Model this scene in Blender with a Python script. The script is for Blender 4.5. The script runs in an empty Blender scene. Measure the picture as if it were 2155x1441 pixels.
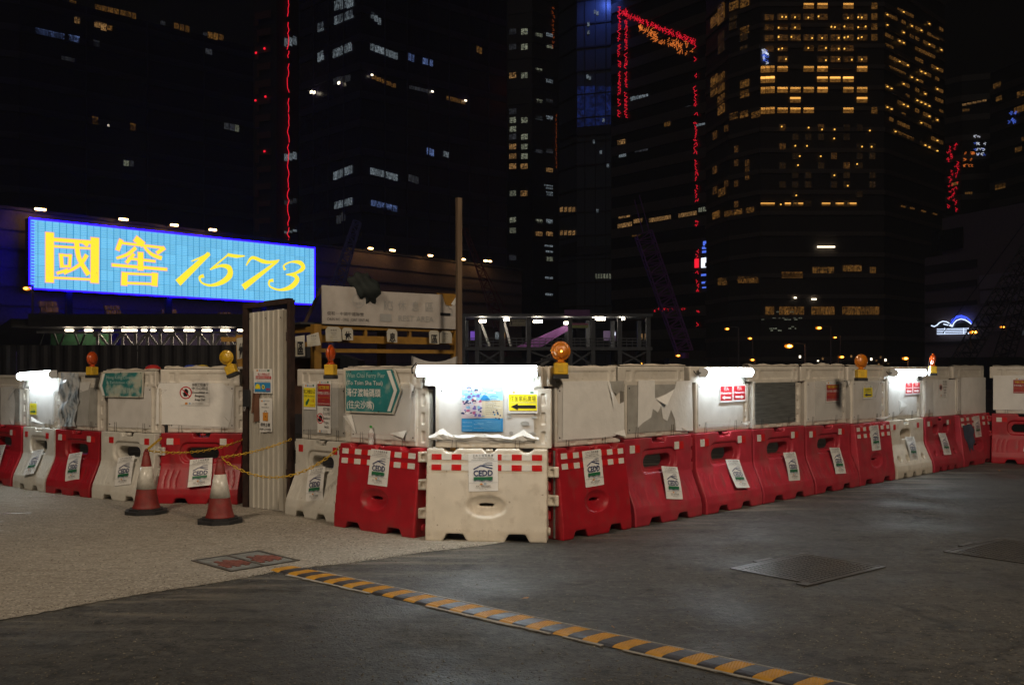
import bpy, bmesh, math, random
from mathutils import Vector, Matrix
random.seed(7)
D = bpy.data; S = bpy.context.scene; C = S.collection
R = math.radians
HAZE = 0.0006
# ------------------------------------------------------------------ camera, sky, sun, exposure
H = 1.67; F = 2095.0; CX = 1077.5; HY = 772.0
cd = D.cameras.new('camera'); cam = D.objects.new('camera', cd); C.objects.link(cam)
cam.location = (0, 0, H); cam.rotation_euler = (R(90), 0, 0)
cd.sensor_width = 36; cd.lens = 35.0; cd.shift_y = 0.0239; cd.clip_start = .05; cd.clip_end = 6000
S.camera = cam
W = D.worlds.new('World'); S.world = W; W.use_nodes = True
nt = W.node_tree; bg = nt.nodes['Background']
sky = nt.nodes.new('ShaderNodeTexSky'); sky.sky_type = 'NISHITA'; sky.sun_disc = False
sky.sun_elevation = R(-4); sky.sun_rotation = R(200)
nt.links.new(sky.outputs[0], bg.inputs[0]); bg.inputs[1].default_value = .012
sl = D.lights.new('sun', 'SUN'); sl.energy = .08; sl.angle = R(12); sl.color = (1, .90, .80)
so = D.objects.new('sun', sl); C.objects.link(so); so.rotation_euler = (R(50), 0, R(-20))
V = S.view_settings; V.view_transform = 'Standard'; V.look = 'None'; V.exposure = 0; V.gamma = 1
S.render.engine = 'CYCLES'; S.cycles.use_denoising = True; S.cycles.max_bounces = 6
S.cycles.diffuse_bounces = 3; S.cycles.glossy_bounces = 3; S.cycles.transmission_bounces = 4; S.cycles.transparent_max_bounces = 8
S.cycles.sample_clamp_indirect = 4; S.cycles.caustics_reflective = False; S.cycles.caustics_refractive = False
S.cycles.use_light_tree = True

# ------------------------------------------------------------------ helpers
def G(px, py): return Vector(((px-CX)*H/(py-HY), F*H/(py-HY), 0))
def at(px, py, Y): return Vector(((px-CX)/F*Y, Y, H-(py-HY)/F*Y))
def tag(o, label=None, cat=None, group=None, kind=None):
    if label: o['label'] = label
    if cat: o['category'] = cat
    if group: o['group'] = group
    if kind: o['kind'] = kind
    return o
def empty(name, loc=(0,0,0), rz=0, label=None, cat=None, group=None):
    o = D.objects.new(name, None); C.objects.link(o); o.location = loc; o.rotation_euler = (0,0,rz); o.empty_display_size = .1
    return tag(o, label, cat, group)
def link(name, mesh, parent=None, mat=None):
    o = D.objects.new(name, mesh); C.objects.link(o)
    if parent: o.parent = parent
    if mat is not None:
        if not mesh.materials: mesh.materials.append(None)
        o.material_slots[0].link = 'OBJECT'; o.material_slots[0].material = mat
    return o

def _mix(nt, fac, a, b, mode='MIX'):
    n = nt.nodes.new('ShaderNodeMix'); n.data_type = 'RGBA'; n.blend_type = mode
    for i, v in ((0, fac), (6, a), (7, b)):
        if isinstance(v, (int, float)): n.inputs[i].default_value = v
        elif isinstance(v, tuple): n.inputs[i].default_value = (*v, 1)[:4]
        else: nt.links.new(v, n.inputs[i])
    return n.outputs[2]
def _ramp(nt, src, lo, hi):
    n = nt.nodes.new('ShaderNodeMapRange'); nt.links.new(src, n.inputs[0]); n.inputs[1].default_value = lo; n.inputs[2].default_value = hi
    return n.outputs[0]
def _noise(nt, co, scale, detail=4, stretch=None, rot=0):
    n = nt.nodes.new('ShaderNodeTexNoise'); n.inputs['Scale'].default_value = scale; n.inputs['Detail'].default_value = detail
    if stretch or rot:
        m = nt.nodes.new('ShaderNodeMapping'); m.inputs['Scale'].default_value = stretch or (1,1,1); m.inputs['Rotation'].default_value = (0,0,rot)
        nt.links.new(co, m.inputs[0]); co = m.outputs[0]
    nt.links.new(co, n.inputs['Vector']); return n.outputs[0]
MATS = {}
def mat(name, col, rough=.5, metal=0., var=.12, scale=6., bump=.0, bscale=60., dirt=None, dscale=3., dlo=.52, dhi=.75, alpha=1., speck=0., trans=0., emit=None, es=0., rand=0., coat=0., stretch=None, damt=1.):
    if name in MATS: return MATS[name]
    m = D.materials.new(name); m.use_nodes = True; t = m.node_tree; b = t.nodes['Principled BSDF']
    tc = t.nodes.new('ShaderNodeTexCoord').outputs['Object']
    c = tuple(col)
    dk = tuple(x*(1-var*1.6) for x in c); lt = tuple(min(1, x*(1+var)) for x in c)
    o = _mix(t, _ramp(t, _noise(t, tc, scale, 5, stretch), .3, .7), dk, lt)
    if rand:
        oi = t.nodes.new('ShaderNodeObjectInfo')
        h = t.nodes.new('ShaderNodeHueSaturation'); t.links.new(o, h.inputs['Color'])
        mm = t.nodes.new('ShaderNodeMapRange'); t.links.new(oi.outputs['Random'], mm.inputs[0]); mm.inputs[3].default_value = 1-rand; mm.inputs[4].default_value = 1+rand
        t.links.new(mm.outputs[0], h.inputs['Value']); o = h.outputs[0]
    if dirt:
        f = _ramp(t, _noise(t, tc, dscale, 7, stretch), dlo, dhi)
        mu = t.nodes.new('ShaderNodeMath'); mu.operation = 'MULTIPLY'; t.links.new(f, mu.inputs[0]); mu.inputs[1].default_value = damt
        o = _mix(t, mu.outputs[0], o, tuple(dirt))
    if speck:
        o = _mix(t, _ramp(t, _noise(t, tc, 30, 6), .68, .74), o, tuple(x*(1-speck) for x in (dirt or c)))
        o = _mix(t, _ramp(t, _noise(t, tc, 9, 9, (1,1,.35)), .62, .72), o, tuple(min(1,x*.5+y*.5) for x,y in zip(c, dirt or c)))
    t.links.new(o, b.inputs['Base Color'])
    b.inputs['Roughness'].default_value = rough; b.inputs['Metallic'].default_value = metal
    b.inputs['Alpha'].default_value = alpha; b.inputs['Transmission Weight'].default_value = trans; b.inputs['Coat Weight'].default_value = coat
    if emit: b.inputs['Emission Color'].default_value = (*emit, 1); b.inputs['Emission Strength'].default_value = es
    if bump:
        bn = t.nodes.new('ShaderNodeBump'); bn.inputs['Strength'].default_value = bump; bn.inputs['Distance'].default_value = .01
        t.links.new(_noise(t, tc, bscale, 5, stretch), bn.inputs['Height']); t.links.new(bn.outputs[0], b.inputs['Normal'])
    MATS[name] = m; return m
def emi(name, col, s, sample=True):
    if name in MATS: return MATS[name]
    m = D.materials.new(name); m.use_nodes = True; t = m.node_tree; b = t.nodes['Principled BSDF']
    b.inputs['Base Color'].default_value = (.05,.05,.05,1); b.inputs['Emission Color'].default_value = (*col,1); b.inputs['Emission Strength'].default_value = s
    m.cycles.emission_sampling = 'AUTO' if sample else 'NONE'
    MATS[name] = m; return m

class MB:
    def __init__(s): s.v = []; s.f = []; s.m = []; s.mats = []
    def mi(s, m):
        if m is None: return 0
        if m not in s.mats: s.mats.append(m)
        return s.mats.index(m)
    def add(s, vs, fs, m=None):
        k = len(s.v); s.v += [tuple(x) for x in vs]; i = s.mi(m)
        for f in fs: s.f.append(tuple(j+k for j in f)); s.m.append(i)
        return s
    def box(s, x0, x1, y0, y1, z0, z1, m=None, M=None):
        vs = [Vector((x,y,z)) for z in (z0,z1) for y in (y0,y1) for x in (x0,x1)]
        if M: vs = [M @ v for v in vs]
        return s.add(vs, [(0,2,3,1),(4,5,7,6),(0,1,5,4),(2,6,7,3),(0,4,6,2),(1,3,7,5)], m)
    def obox(s, c, hx, hy, hz, m=None, M=None): return s.box(c[0]-hx,c[0]+hx,c[1]-hy,c[1]+hy,c[2]-hz,c[2]+hz,m,M)
    def bar(s, a, b, w, h=None, m=None, up=(0,0,1)):
        a = Vector(a); b = Vector(b); d = (b-a); L = d.length
        if L < 1e-6: return s
        d /= L; u = Vector(up)
        if abs(d.dot(u)) > .97: u = Vector((1,0,0)) if abs(d.x) < .9 else Vector((0,1,0))
        x = d.cross(u).normalized(); z = x.cross(d); h = h or w
        vs = [p + x*sx*w/2 + z*sz*h/2 for p in (a,b) for sz in (-1,1) for sx in (-1,1)]
        return s.add(vs, [(0,2,3,1),(4,5,7,6),(0,1,5,4),(2,6,7,3),(0,4,6,2),(1,3,7,5)], m)
    def tube(s, pts, r, n=8, m=None, caps=True):
        pts = [Vector(p) for p in pts]; k = len(s.v); N = len(pts); i = s.mi(m)
        rs = r if isinstance(r, (list, tuple)) else [r]*N
        pv = None
        for j, p in enumerate(pts):
            d = (pts[min(j+1,N-1)]-pts[max(j-1,0)]).normalized()
            if pv is None: u = Vector((0,0,1)) if abs(d.z) < .9 else Vector((1,0,0))
            else: u = pv
            x = d.cross(u).normalized(); z = x.cross(d).normalized(); pv = z
            for a in range(n):
                t = 2*math.pi*a/n; s.v.append(tuple(p + x*math.cos(t)*rs[j] + z*math.sin(t)*rs[j]))
        for j in range(N-1):
            for a in range(n):
                b = (a+1) % n; s.f.append((k+j*n+a, k+j*n+b, k+(j+1)*n+b, k+(j+1)*n+a)); s.m.append(i)
        if caps:
            s.f.append(tuple(k+a for a in reversed(range(n)))); s.m.append(i)
            s.f.append(tuple(k+(N-1)*n+a for a in range(n))); s.m.append(i)
        return s
    def lathe(s, prof, n=20, m=None, M=None):
        k = len(s.v); i = s.mi(m)
        for r, z in prof:
            for a in range(n):
                t = 2*math.pi*a/n; v = Vector((r*math.cos(t), r*math.sin(t), z)); s.v.append(tuple(M @ v if M else v))
        for j in range(len(prof)-1):
            for a in range(n):
                b = (a+1) % n; s.f.append((k+j*n+a, k+j*n+b, k+(j+1)*n+b, k+(j+1)*n+a)); s.m.append(i)
        s.f.append(tuple(k+a for a in reversed(range(n)))); s.m.append(i)
        s.f.append(tuple(k+(len(prof)-1)*n+a for a in range(n))); s.m.append(i)
        return s
    def prism(s, poly, y0, y1, m=None, M=None, axis='y'):
        n = len(poly); mk = {'y': lambda p,d: Vector((p[0],d,p[1])), 'x': lambda p,d: Vector((d,p[0],p[1])), 'z': lambda p,d: Vector((p[0],p[1],d))}[axis]
        vs = [mk(p,y0) for p in poly] + [mk(p,y1) for p in poly]
        if M: vs = [M @ v for v in vs]
        return s.add(vs, [tuple(range(n)), tuple(reversed(range(n,2*n)))] + [(j, j+n, (j+1)%n+n, (j+1)%n) for j in range(n)], m)
    def mesh(s, name, smooth=False, fix=True):
        me = D.meshes.new(name); me.from_pydata(s.v, [], s.f)
        for m in s.mats: me.materials.append(m)
        if len(s.mats) > 1: me.polygons.foreach_set('material_index', s.m)
        if fix:
            b = bmesh.new(); b.from_mesh(me); bmesh.ops.recalc_face_normals(b, faces=b.faces); b.to_mesh(me); b.free()
        if smooth: me.polygons.foreach_set('use_smooth', [True]*len(me.polygons))
        me.update(); return me
    def build(s, name, parent=None, smooth=False, mat=None, fix=True):
        o = link(name, s.mesh(name, smooth, fix), parent, mat); return o

_tc = {}
def text2d(body, bold=0., spacing=1.):
    key = (body, bold, spacing)
    if key in _tc: return _tc[key]
    c = D.curves.new('t', 'FONT'); c.body = body; c.size = 1; c.resolution_u = 2; c.fill_mode = 'FRONT'; c.offset = bold; c.space_character = spacing
    o = D.objects.new('t', c); C.objects.link(o); m = o.to_mesh()
    vs = [(v.co.x, v.co.y) for v in m.vertices]; fs = [tuple(p.vertices) for p in m.polygons]
    o.to_mesh_clear(); D.objects.remove(o); D.curves.remove(c)
    _tc[key] = (vs, fs); return _tc[key]

class Print(MB):
    """flat print in a sheet's own plane: x right, z up, y towards the viewer is negative"""
    def __init__(s, y0=-.002): super().__init__(); s.y = y0
    def up(s): s.y -= .0006
    def rect(s, x0, z0, x1, z1, m): s.up(); return s.add([(x0,s.y,z0),(x1,s.y,z0),(x1,s.y,z1),(x0,s.y,z1)], [(0,1,2,3)], m)
    def poly(s, pts, m): s.up(); return s.add([(x,s.y,z) for x,z in pts], [tuple(range(len(pts)))], m)
    def disc(s, x, z, r, m, n=20, rz=None): return s.poly([(x+r*math.cos(2*math.pi*i/n), z+(rz or r)*math.sin(2*math.pi*i/n)) for i in range(n)], m)
    def ring(s, x, z, r, w, m, n=28):
        s.up(); vs = []
        for i in range(n):
            c, q = math.cos(2*math.pi*i/n), math.sin(2*math.pi*i/n); vs += [(x+r*c, s.y, z+r*q), (x+(r-w)*c, s.y, z+(r-w)*q)]
        return s.add(vs, [(2*i, (2*i+2)%(2*n), (2*i+3)%(2*n), 2*i+1) for i in range(n)], m)
    def line(s, pts, w, m):
        s.up(); vs = []; N = len(pts)
        for i,(x,z) in enumerate(pts):
            a = pts[max(i-1,0)]; b = pts[min(i+1,N-1)]; d = Vector((b[0]-a[0], b[1]-a[1])); d.normalize()
            ww = w[i] if isinstance(w, (list,tuple)) else w
            vs += [(x-d.y*ww/2, s.y, z+d.x*ww/2), (x+d.y*ww/2, s.y, z-d.x*ww/2)]
        return s.add(vs, [(2*i+1, 2*i+3, 2*i+2, 2*i) for i in range(N-1)], m)
    def text(s, body, x, z, h, m, w=None, align='c', bold=0., shear=0.):
        """h: cap height; w: fit width"""
        vs, fs = text2d(body, bold)
        if not vs: return s
        x0 = min(v[0] for v in vs); x1 = max(v[0] for v in vs); k = h/.72; kx = k
        if w: kx = w/(x1-x0)
        ww = (x1-x0)*kx; ox = {'c': x-ww/2, 'l': x, 'r': x-ww}[align]
        s.up(); return s.add([(ox+(a-x0)*kx+shear*b*k, s.y, z+b*k) for a,b in vs], fs, m)
    def build(s, name, parent=None): 
        return link(name, s.mesh(name, fix=False), parent)

def solid(name, add, cut=None, vox=.011, it=3):
    """one rotomoulded body: outline minus cutters, re-skinned and softened"""
    a = D.objects.new('a', add.mesh('a')); C.objects.link(a); b = None
    if cut:
        b = D.objects.new('b', cut.mesh('b')); C.objects.link(b)
        k = a.modifiers.new('k', 'BOOLEAN'); k.operation = 'DIFFERENCE'; k.object = b; k.solver = 'EXACT'; k.use_self = True
    r = a.modifiers.new('r', 'REMESH'); r.mode = 'VOXEL'; r.voxel_size = vox; r.use_smooth_shade = True
    s = a.modifiers.new('s', 'SMOOTH'); s.factor = .5; s.iterations = it
    dg = bpy.context.evaluated_depsgraph_get(); dg.update()
    me = D.meshes.new_from_object(a.evaluated_get(dg)); me.name = name; me.materials.clear()
    D.objects.remove(a)
    if b: D.objects.remove(b)
    me.polygons.foreach_set('use_smooth', [True]*len(me.polygons)); return me
# ------------------------------------------------------------------ materials
m_red = mat('red plastic', (.36,.0075,.016), .42, var=.1, rand=.10, dirt=(.16,.06,.05), dscale=5, dlo=.55, dhi=.8, damt=.55, bump=.12, bscale=90, speck=.3)
m_pink = mat('faded red plastic', (.42,.026,.044), .5, var=.14, rand=.10, dirt=(.20,.085,.075), dscale=5, dlo=.50, dhi=.78, damt=.6, bump=.12, bscale=90, speck=.3)
m_white = mat('cream plastic', (.66,.60,.50), .45, var=.06, rand=.04, dirt=(.34,.28,.21), dscale=7, dlo=.56, dhi=.8, damt=.55, bump=.10, bscale=90, speck=.3)
m_grey = mat('grey white plastic', (.58,.56,.50), .5, var=.07, rand=.05, dirt=(.33,.28,.22), dscale=6, dlo=.52, dhi=.8, damt=.6, bump=.12, bscale=90, speck=.3)
m_panel = mat('panel plastic', (.60,.56,.49), .5, var=.06, rand=.06, dirt=(.36,.31,.24), dscale=5, dlo=.52, dhi=.8, damt=.6, bump=.08, bscale=80, speck=.3)
m_board = mat('corrugated board', (.62,.60,.57), .38, var=.05, rand=.05, dirt=(.42,.39,.34), dscale=4, dlo=.5, dhi=.85, damt=.5, bump=.08, bscale=30, speck=.3)
m_boardg = mat('bare grey board', (.36,.35,.32), .35, var=.12, rand=.06, dirt=(.25,.24,.21), dscale=5, bump=.1, bscale=25)
m_steelboard = mat('galvanised sheet', (.42,.44,.42), .32, .75, var=.2, scale=4, dirt=(.24,.25,.22), dscale=6, stretch=(1,1,14), damt=.6)
m_film = mat('clear film', (.75,.75,.73), .12, alpha=.30, var=.05)
m_filmw = mat('torn white film', (.74,.73,.70), .25, var=.05, bump=.3, bscale=25)
m_paper = mat('white paper', (.74,.73,.70), .4, var=.03)
m_lam = mat('laminated paper', (.76,.75,.72), .16, var=.03, coat=.3)
def ink(n, c): return mat('ink '+n, c, .4, var=.04)
i_navy = ink('navy',(.012,.025,.11)); i_green = ink('green',(.02,.14,.06)); i_black = ink('black',(.012,.012,.014)); i_yel = ink('yellow',(.80,.68,.02))
i_red = ink('red',(.50,.012,.02)); i_or = ink('orange',(.62,.25,.03)); i_white = ink('white',(.75,.74,.70)); i_blue = ink('blue',(.03,.24,.52)); i_teal = ink('teal',(.03,.25,.26)); i_grey = ink('grey',(.30,.30,.29)); i_lblue = ink('light blue',(.25,.5,.68)); i_mag = ink('magenta',(.45,.10,.22)); i_skin = ink('pale',(.60,.50,.52)); i_sand = ink('sand',(.52,.45,.32)); i_viol = ink('violet',(.16,.12,.38)); i_dred = ink('dark red',(.33,.03,.03)); i_fgrey = ink('faint grey',(.31,.31,.30)); i_wink = ink('pale teal',(.42,.55,.50))
t_white = mat('white reflective tape', (.66,.64,.58), .3, var=.05, dirt=(.45,.42,.36), dscale=20, damt=.4)
t_red = mat('red reflective tape', (.55,.010,.012), .3, var=.05, dirt=(.35,.1,.08), dscale=20, damt=.4)
m_steel = mat('dull steel', (.20,.19,.18), .5, .7, var=.2, scale=20)
m_dark = mat('dark steel', (.035,.035,.038), .5, .3, var=.2)
m_rust = mat('rusty brown steel', (.034,.016,.011), .7, .2, var=.3, scale=15, bump=.2)
m_brown = mat('brown tape', (.16,.075,.045), .5, var=.15)
m_black = mat('black rubber', (.016,.016,.017), .7, var=.2, bump=.2)
m_yellow = mat('yellow plastic', (.62,.38,.02), .45, var=.1, dirt=(.25,.14,.03), dscale=30, damt=.5)

# ------------------------------------------------------------------ ground
def ground_mat():
    m = D.materials.new('asphalt'); m.use_nodes = True; t = m.node_tree; b = t.nodes['Principled BSDF']
    tc = t.nodes.new('ShaderNodeTexCoord').outputs['Object']
    c = _mix(t, _ramp(t, _noise(t, tc, .55, 6), .3, .72), (.016,.0155,.0145), (.052,.049,.044))
    c = _mix(t, _ramp(t, _noise(t, tc, 120, 3), .42, .75), c, (.095,.09,.082))
    c = _mix(t, _ramp(t, _noise(t, tc, 30, 5), .52, .68), c, (.010,.0095,.009))
    c = _mix(t, _ramp(t, _noise(t, tc, 2.6, 7, (.5,1.8,1), R(-20)), .56, .72), c, (.014,.013,.012))
    c = _mix(t, _ramp(t, _noise(t, tc, 210, 2), .70, .76), c, (.22,.20,.17))
    c = _mix(t, _ramp(t, _noise(t, tc, 13, 8), .50, .66), c, (.080,.075,.067))
    c = _mix(t, _ramp(t, _noise(t, tc, 6.5, 9), .56, .70), c, (.012,.0115,.011))
    vo = t.nodes.new('ShaderNodeTexVoronoi'); vo.feature = 'DISTANCE_TO_EDGE'; vo.inputs['Scale'].default_value = .42
    wv = t.nodes.new('ShaderNodeVectorMath'); wv.operation = 'MULTIPLY_ADD'; nz = t.nodes.new('ShaderNodeTexNoise'); nz.inputs['Scale'].default_value = 1.7; nz.inputs['Detail'].default_value = 6; t.links.new(tc, nz.inputs['Vector'])
    t.links.new(nz.outputs['Color'], wv.inputs[0]); wv.inputs[1].default_value = (.9,.9,0); t.links.new(tc, wv.inputs[2]); t.links.new(wv.outputs[0], vo.inputs['Vector'])
    ck = _ramp(t, vo.outputs['Distance'], .010, .003); cm_ = t.nodes.new('ShaderNodeMath'); cm_.operation = 'MULTIPLY'; t.links.new(ck, cm_.inputs[0]); t.links.new(_ramp(t, _noise(t, tc, .5, 3), .46, .6), cm_.inputs[1])
    cm2 = t.nodes.new('ShaderNodeMath'); cm2.operation = 'MULTIPLY'; t.links.new(cm_.outputs[0], cm2.inputs[0]); cm2.inputs[1].default_value = .45; cm_ = cm2
    c = _mix(t, cm_.outputs[0], c, (.006,.006,.006))
    st = _ramp(t, _noise(t, tc, 2.2, 8, (.35, 2.6, 1), R(-44)), .50, .66)
    # dust trodden out from the concrete pad, near its edge line
    dot = t.nodes.new('ShaderNodeVectorMath'); dot.operation = 'DOT_PRODUCT'; t.links.new(tc, dot.inputs[0]); dot.inputs[1].default_value = (.66,-.75,0)
    band = t.nodes.new('ShaderNodeMapRange'); t.links.new(dot.outputs['Value'], band.inputs[0]); band.inputs[1].default_value = -6.2; band.inputs[2].default_value = -7.3
    mu = t.nodes.new('ShaderNodeMath'); mu.operation = 'MULTIPLY'; t.links.new(st, mu.inputs[0]); t.links.new(band.outputs[0], mu.inputs[1])
    m2 = t.nodes.new('ShaderNodeMath'); m2.operation = 'MULTIPLY'; t.links.new(mu.outputs[0], m2.inputs[0]); m2.inputs[1].default_value = .75
    c = _mix(t, m2.outputs[0], c, (.24,.21,.165))
    t.links.new(c, b.inputs['Base Color'])
    rr = t.nodes.new('ShaderNodeMapRange'); t.links.new(_noise(t, tc, 1.1, 5), rr.inputs[0]); rr.inputs[1].default_value = .3; rr.inputs[2].default_value = .7; rr.inputs[3].default_value = .48; rr.inputs[4].default_value = .85
    t.links.new(rr.outputs[0], b.inputs['Roughness'])
    bn = t.nodes.new('ShaderNodeBump'); bn.inputs['Strength'].default_value = .8; bn.inputs['Distance'].default_value = .02
    t.links.new(_mix(t, .5, _noise(t, tc, 60, 6), _noise(t, tc, 17, 6)), bn.inputs['Height']); t.links.new(bn.outputs[0], b.inputs['Normal'])
    return m
g = MB().add([(-2500,-300,0),(2500,-300,0),(2500,3500,0),(-2500,3500,0)], [(0,1,2,3)], ground_mat()).build('ground', fix=False); tag(g, kind='structure')
def pad_mat():
    m = D.materials.new('dusty concrete'); m.use_nodes = True; t = m.node_tree; b = t.nodes['Principled BSDF']
    tc = t.nodes.new('ShaderNodeTexCoord').outputs['Object']
    c = _mix(t, _ramp(t, _noise(t, tc, .7, 6), .3, .7), (.20,.177,.145), (.29,.262,.218))
    c = _mix(t, _ramp(t, _noise(t, tc, 2.4, 8, (.3, 2.4, 1), R(-38)), .5, .75), c, (.19,.165,.13))
    c = _mix(t, _ramp(t, _noise(t, tc, 40, 6), .48, .68), c, (.42,.38,.315))
    c = _mix(t, _ramp(t, _noise(t, tc, 11, 8, (.6,1.6,1), R(-38)), .52, .68), c, (.20,.175,.14))
    c = _mix(t, _ramp(t, _noise(t, tc, 35, 3), .60, .70), c, (.13,.11,.085))
    t.links.new(c, b.inputs['Base Color']); b.inputs['Roughness'].default_value = .8
    w = _ramp(t, _noise(t, tc, 1.6, 7, (.4,2.2,1), R(-30)), .60, .66)
    px = t.nodes.new('ShaderNodeSeparateXYZ'); t.links.new(tc, px.inputs[0])
    lf = t.nodes.new('ShaderNodeMapRange'); t.links.new(px.outputs[0], lf.inputs[0]); lf.inputs[1].default_value = -3.4; lf.inputs[2].default_value = -5.5
    mu = t.nodes.new('ShaderNodeMath'); mu.operation = 'MULTIPLY'; t.links.new(w, mu.inputs[0]); t.links.new(lf.outputs[0], mu.inputs[1])
    rr = t.nodes.new('ShaderNodeMapRange'); t.links.new(mu.outputs[0], rr.inputs[0]); rr.inputs[3].default_value = .82; rr.inputs[4].default_value = .22
    t.links.new(rr.outputs[0], b.inputs['Roughness'])
    bn = t.nodes.new('ShaderNodeBump'); bn.inputs['Strength'].default_value = .8; bn.inputs['Distance'].default_value = .016
    hh = _mix(t, .45, _noise(t, tc, 48, 6), _noise(t, tc, 7, 5, (.35,2,1), R(-38)))
    t.links.new(hh, bn.inputs['Height']); t.links.new(bn.outputs[0], b.inputs['Normal'])
    return m
m_pad = pad_mat()
edge = [(-13,-2.9), G(0,1303)[:2], G(575,1205)[:2], G(1010,1148)[:2], (1.2,10.55)]
pts = []
for a, b in zip(edge, edge[1:]):
    n = max(2, int(math.dist(a,b)/.035))
    for i in range(n):
        f = i/n; dx, dy = b[0]-a[0], b[1]-a[1]; L = math.hypot(dx,dy)
        j = random.gauss(0,.008) + .022*math.sin(3.1*(a[0]+dx*f)*2) ; pts.append((a[0]+dx*f - dy/L*j, a[1]+dy*f + dx/L*j))
pts += [(-1,13.5), (-8,19), (-26,30), (-40,12)]
pad = MB().add([(x,y,.006) for x,y in pts], [tuple(range(len(pts)))], m_pad).build('concrete_pad', fix=False); tag(pad, kind='structure')
# loose grit along the pad edge and over the pad
gr = MB()
def pebble(x, y, r, z=0):
    h = r*random.uniform(.5,.9); a = random.random()*6; vs = [(x+r*math.cos(a+k*1.571)*random.uniform(.7,1.2), y+r*math.sin(a+k*1.571)*random.uniform(.7,1.2), z+h*.3) for k in range(4)] + [(x,y,z+h)]
    gr.add(vs, [(0,1,4),(1,2,4),(2,3,4),(3,0,4)])
for k in range(2600):
    i = random.randrange(1, 3); a, b = edge[i], edge[i+1]; f = random.random(); d = abs(random.gauss(0,.09)); s = random.choice((1,1,1,-1))
    dx, dy = b[0]-a[0], b[1]-a[1]; L = math.hypot(dx,dy); pebble(a[0]+dx*f + dy/L*d*-s, a[1]+dy*f + dx/L*d*s, random.uniform(.003,.008), .004)
for k in range(1500):
    p = G(random.uniform(0,860), random.uniform(1085,1290))
    if p.y > 6.7+ (p.x+3.39)*.95: pebble(p.x, p.y, random.uniform(.004,.010), .005)
for k in range(5200):
    p = G(random.uniform(-40,2190), 1441-random.random()**1.3*330)
    if p.y < 6.4+(p.x+3.39)*.95 and p.y > 4.9: pebble(p.x, p.y, random.uniform(.003,.0085)*random.choice((1,1,1,1.5)), .0)
go = gr.build('gravel', mat=mat('grit', (.17,.15,.12), .85, var=.55, scale=60)); tag(go, 'loose grit strewn over the asphalt and along the pad edge', 'gravel', kind='stuff')

# ------------------------------------------------------------------ speed hump
A = G(568,1201); Bp = G(1640,1441); ax = (Bp-A); ax.z = 0; ax.normalize(); ang = math.atan2(ax.y, ax.x)
hump = empty('speed_hump', A, ang, 'low speed hump with alternating yellow and dark rubber blocks across the asphalt', 'speed hump')
prof = [(0,.004),(.02,.014),(.06,.019),(.17,.019),(.21,.014),(.232,.004)]
def hump_block(name, m, w, dots):
    b = MB(); n = len(prof); sl = .035
    vs = [(x + sl*y/.23, y, z) for x in (.0015, w-.0015) for y,z in prof]
    b.add(vs, [tuple(range(n)), tuple(reversed(range(n,2*n)))] + [(j, j+1, j+1+n, j+n) for j in range(n-1)] + [(n-1,0,n,2*n-1)], m)
    if dots:
        for j in range(1,12):
            for i in range(6):
                y = .02+.0165*j; x = .012 + (i+.5*(j%2))*.0175 + sl*y/.23
                z = next(z0+(z1-z0)*(y-y0)/(y1-y0) for (y0,z0),(y1,z1) in zip(prof,prof[1:]) if y0 <= y <= y1)
                b.add([(x-.006,y,z+.001),(x,y-.006,z+.001),(x+.006,y,z+.001),(x,y+.006,z+.001),(x,y,z+.005)], [(0,1,4),(1,2,4),(2,3,4),(3,0,4)], m)
    return b.mesh(name)
m_hy = mat('hump yellow', (.50,.25,.016), .55, var=.14, scale=14, dirt=(.13,.085,.05), dscale=12, dlo=.5, dhi=.8, damt=.6)
m_hb = mat('hump rubber', (.034,.031,.035), .5, var=.25, scale=14, dirt=(.13,.12,.11), dscale=9, dlo=.55, dhi=.85, damt=.5, bump=.2)
my = hump_block('yellow_block', m_hy, .114, True); mk = hump_block('dark_block', m_hb, .113, False)
for i in range(46):
    o = link('yellow_block' if i%2==0 else 'dark_block', my if i%2==0 else mk, hump); o.location = (.0 + i*.1135, 0, 0)
gm = mat('mortar', (.30,.28,.24), .85, var=.2, bump=.4)
mo = MB()
for (x0,x1) in ((.25,1.25),(1.85,2.95),(3.05,3.35),(3.5,4.6)):
    n = int((x1-x0)/.05); top = [(x0+i*.05, -.004) for i in range(n+1)]; bot = [(x0+i*.05, -.018-random.uniform(.004,.022)) for i in range(n+1)]
    mo.prism(bot + top[::-1], .0045, .010, gm, axis='z')
mo.prism([(.3,.238),(5.0,.238),(5.0,.25),(.3,.256)], .0045, .008, gm, axis='z')
mo.build('mortar_strip', hump)

# ------------------------------------------------------------------ manhole covers
def frame2(o, a): return Matrix.Translation(o) @ Matrix.Rotation(a, 4, 'Z')
mh = empty('manhole_cover', (-2.29,8.555,.006), R(45.5), 'square recessed manhole cover infilled with red bricks in the concrete pad', 'manhole cover')
m_iron = mat('cast iron', (.062,.061,.060), .40, .2, var=.3, scale=9, dirt=(.075,.068,.058), dscale=4, dlo=.4, dhi=.7, damt=.9)
m_cem = mat('cement infill', (.17,.175,.165), .8, var=.2, scale=9, bump=.3)
m_brick = mat('red paving brick', (.17,.052,.038), .75, var=.2, scale=30, rand=.2, bump=.3)
f = MB(); 
for x0,x1,y0,y1 in ((-.33,.33,-.33,-.30),(-.33,.33,.30,.33),(-.33,-.30,-.30,.30),(.30,.33,-.30,.30),(-.012,.012,-.30,.30)): f.box(x0,x1,y0,y1,0,.008,m_iron)
f.build('frame', mh); MB().box(-.30,.30,-.30,.30,0,.004,m_cem).build('infill', mh)
bm_ = MB().box(-.043,.043,-.019,.019,0,.007,m_brick).mesh('brick')
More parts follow.
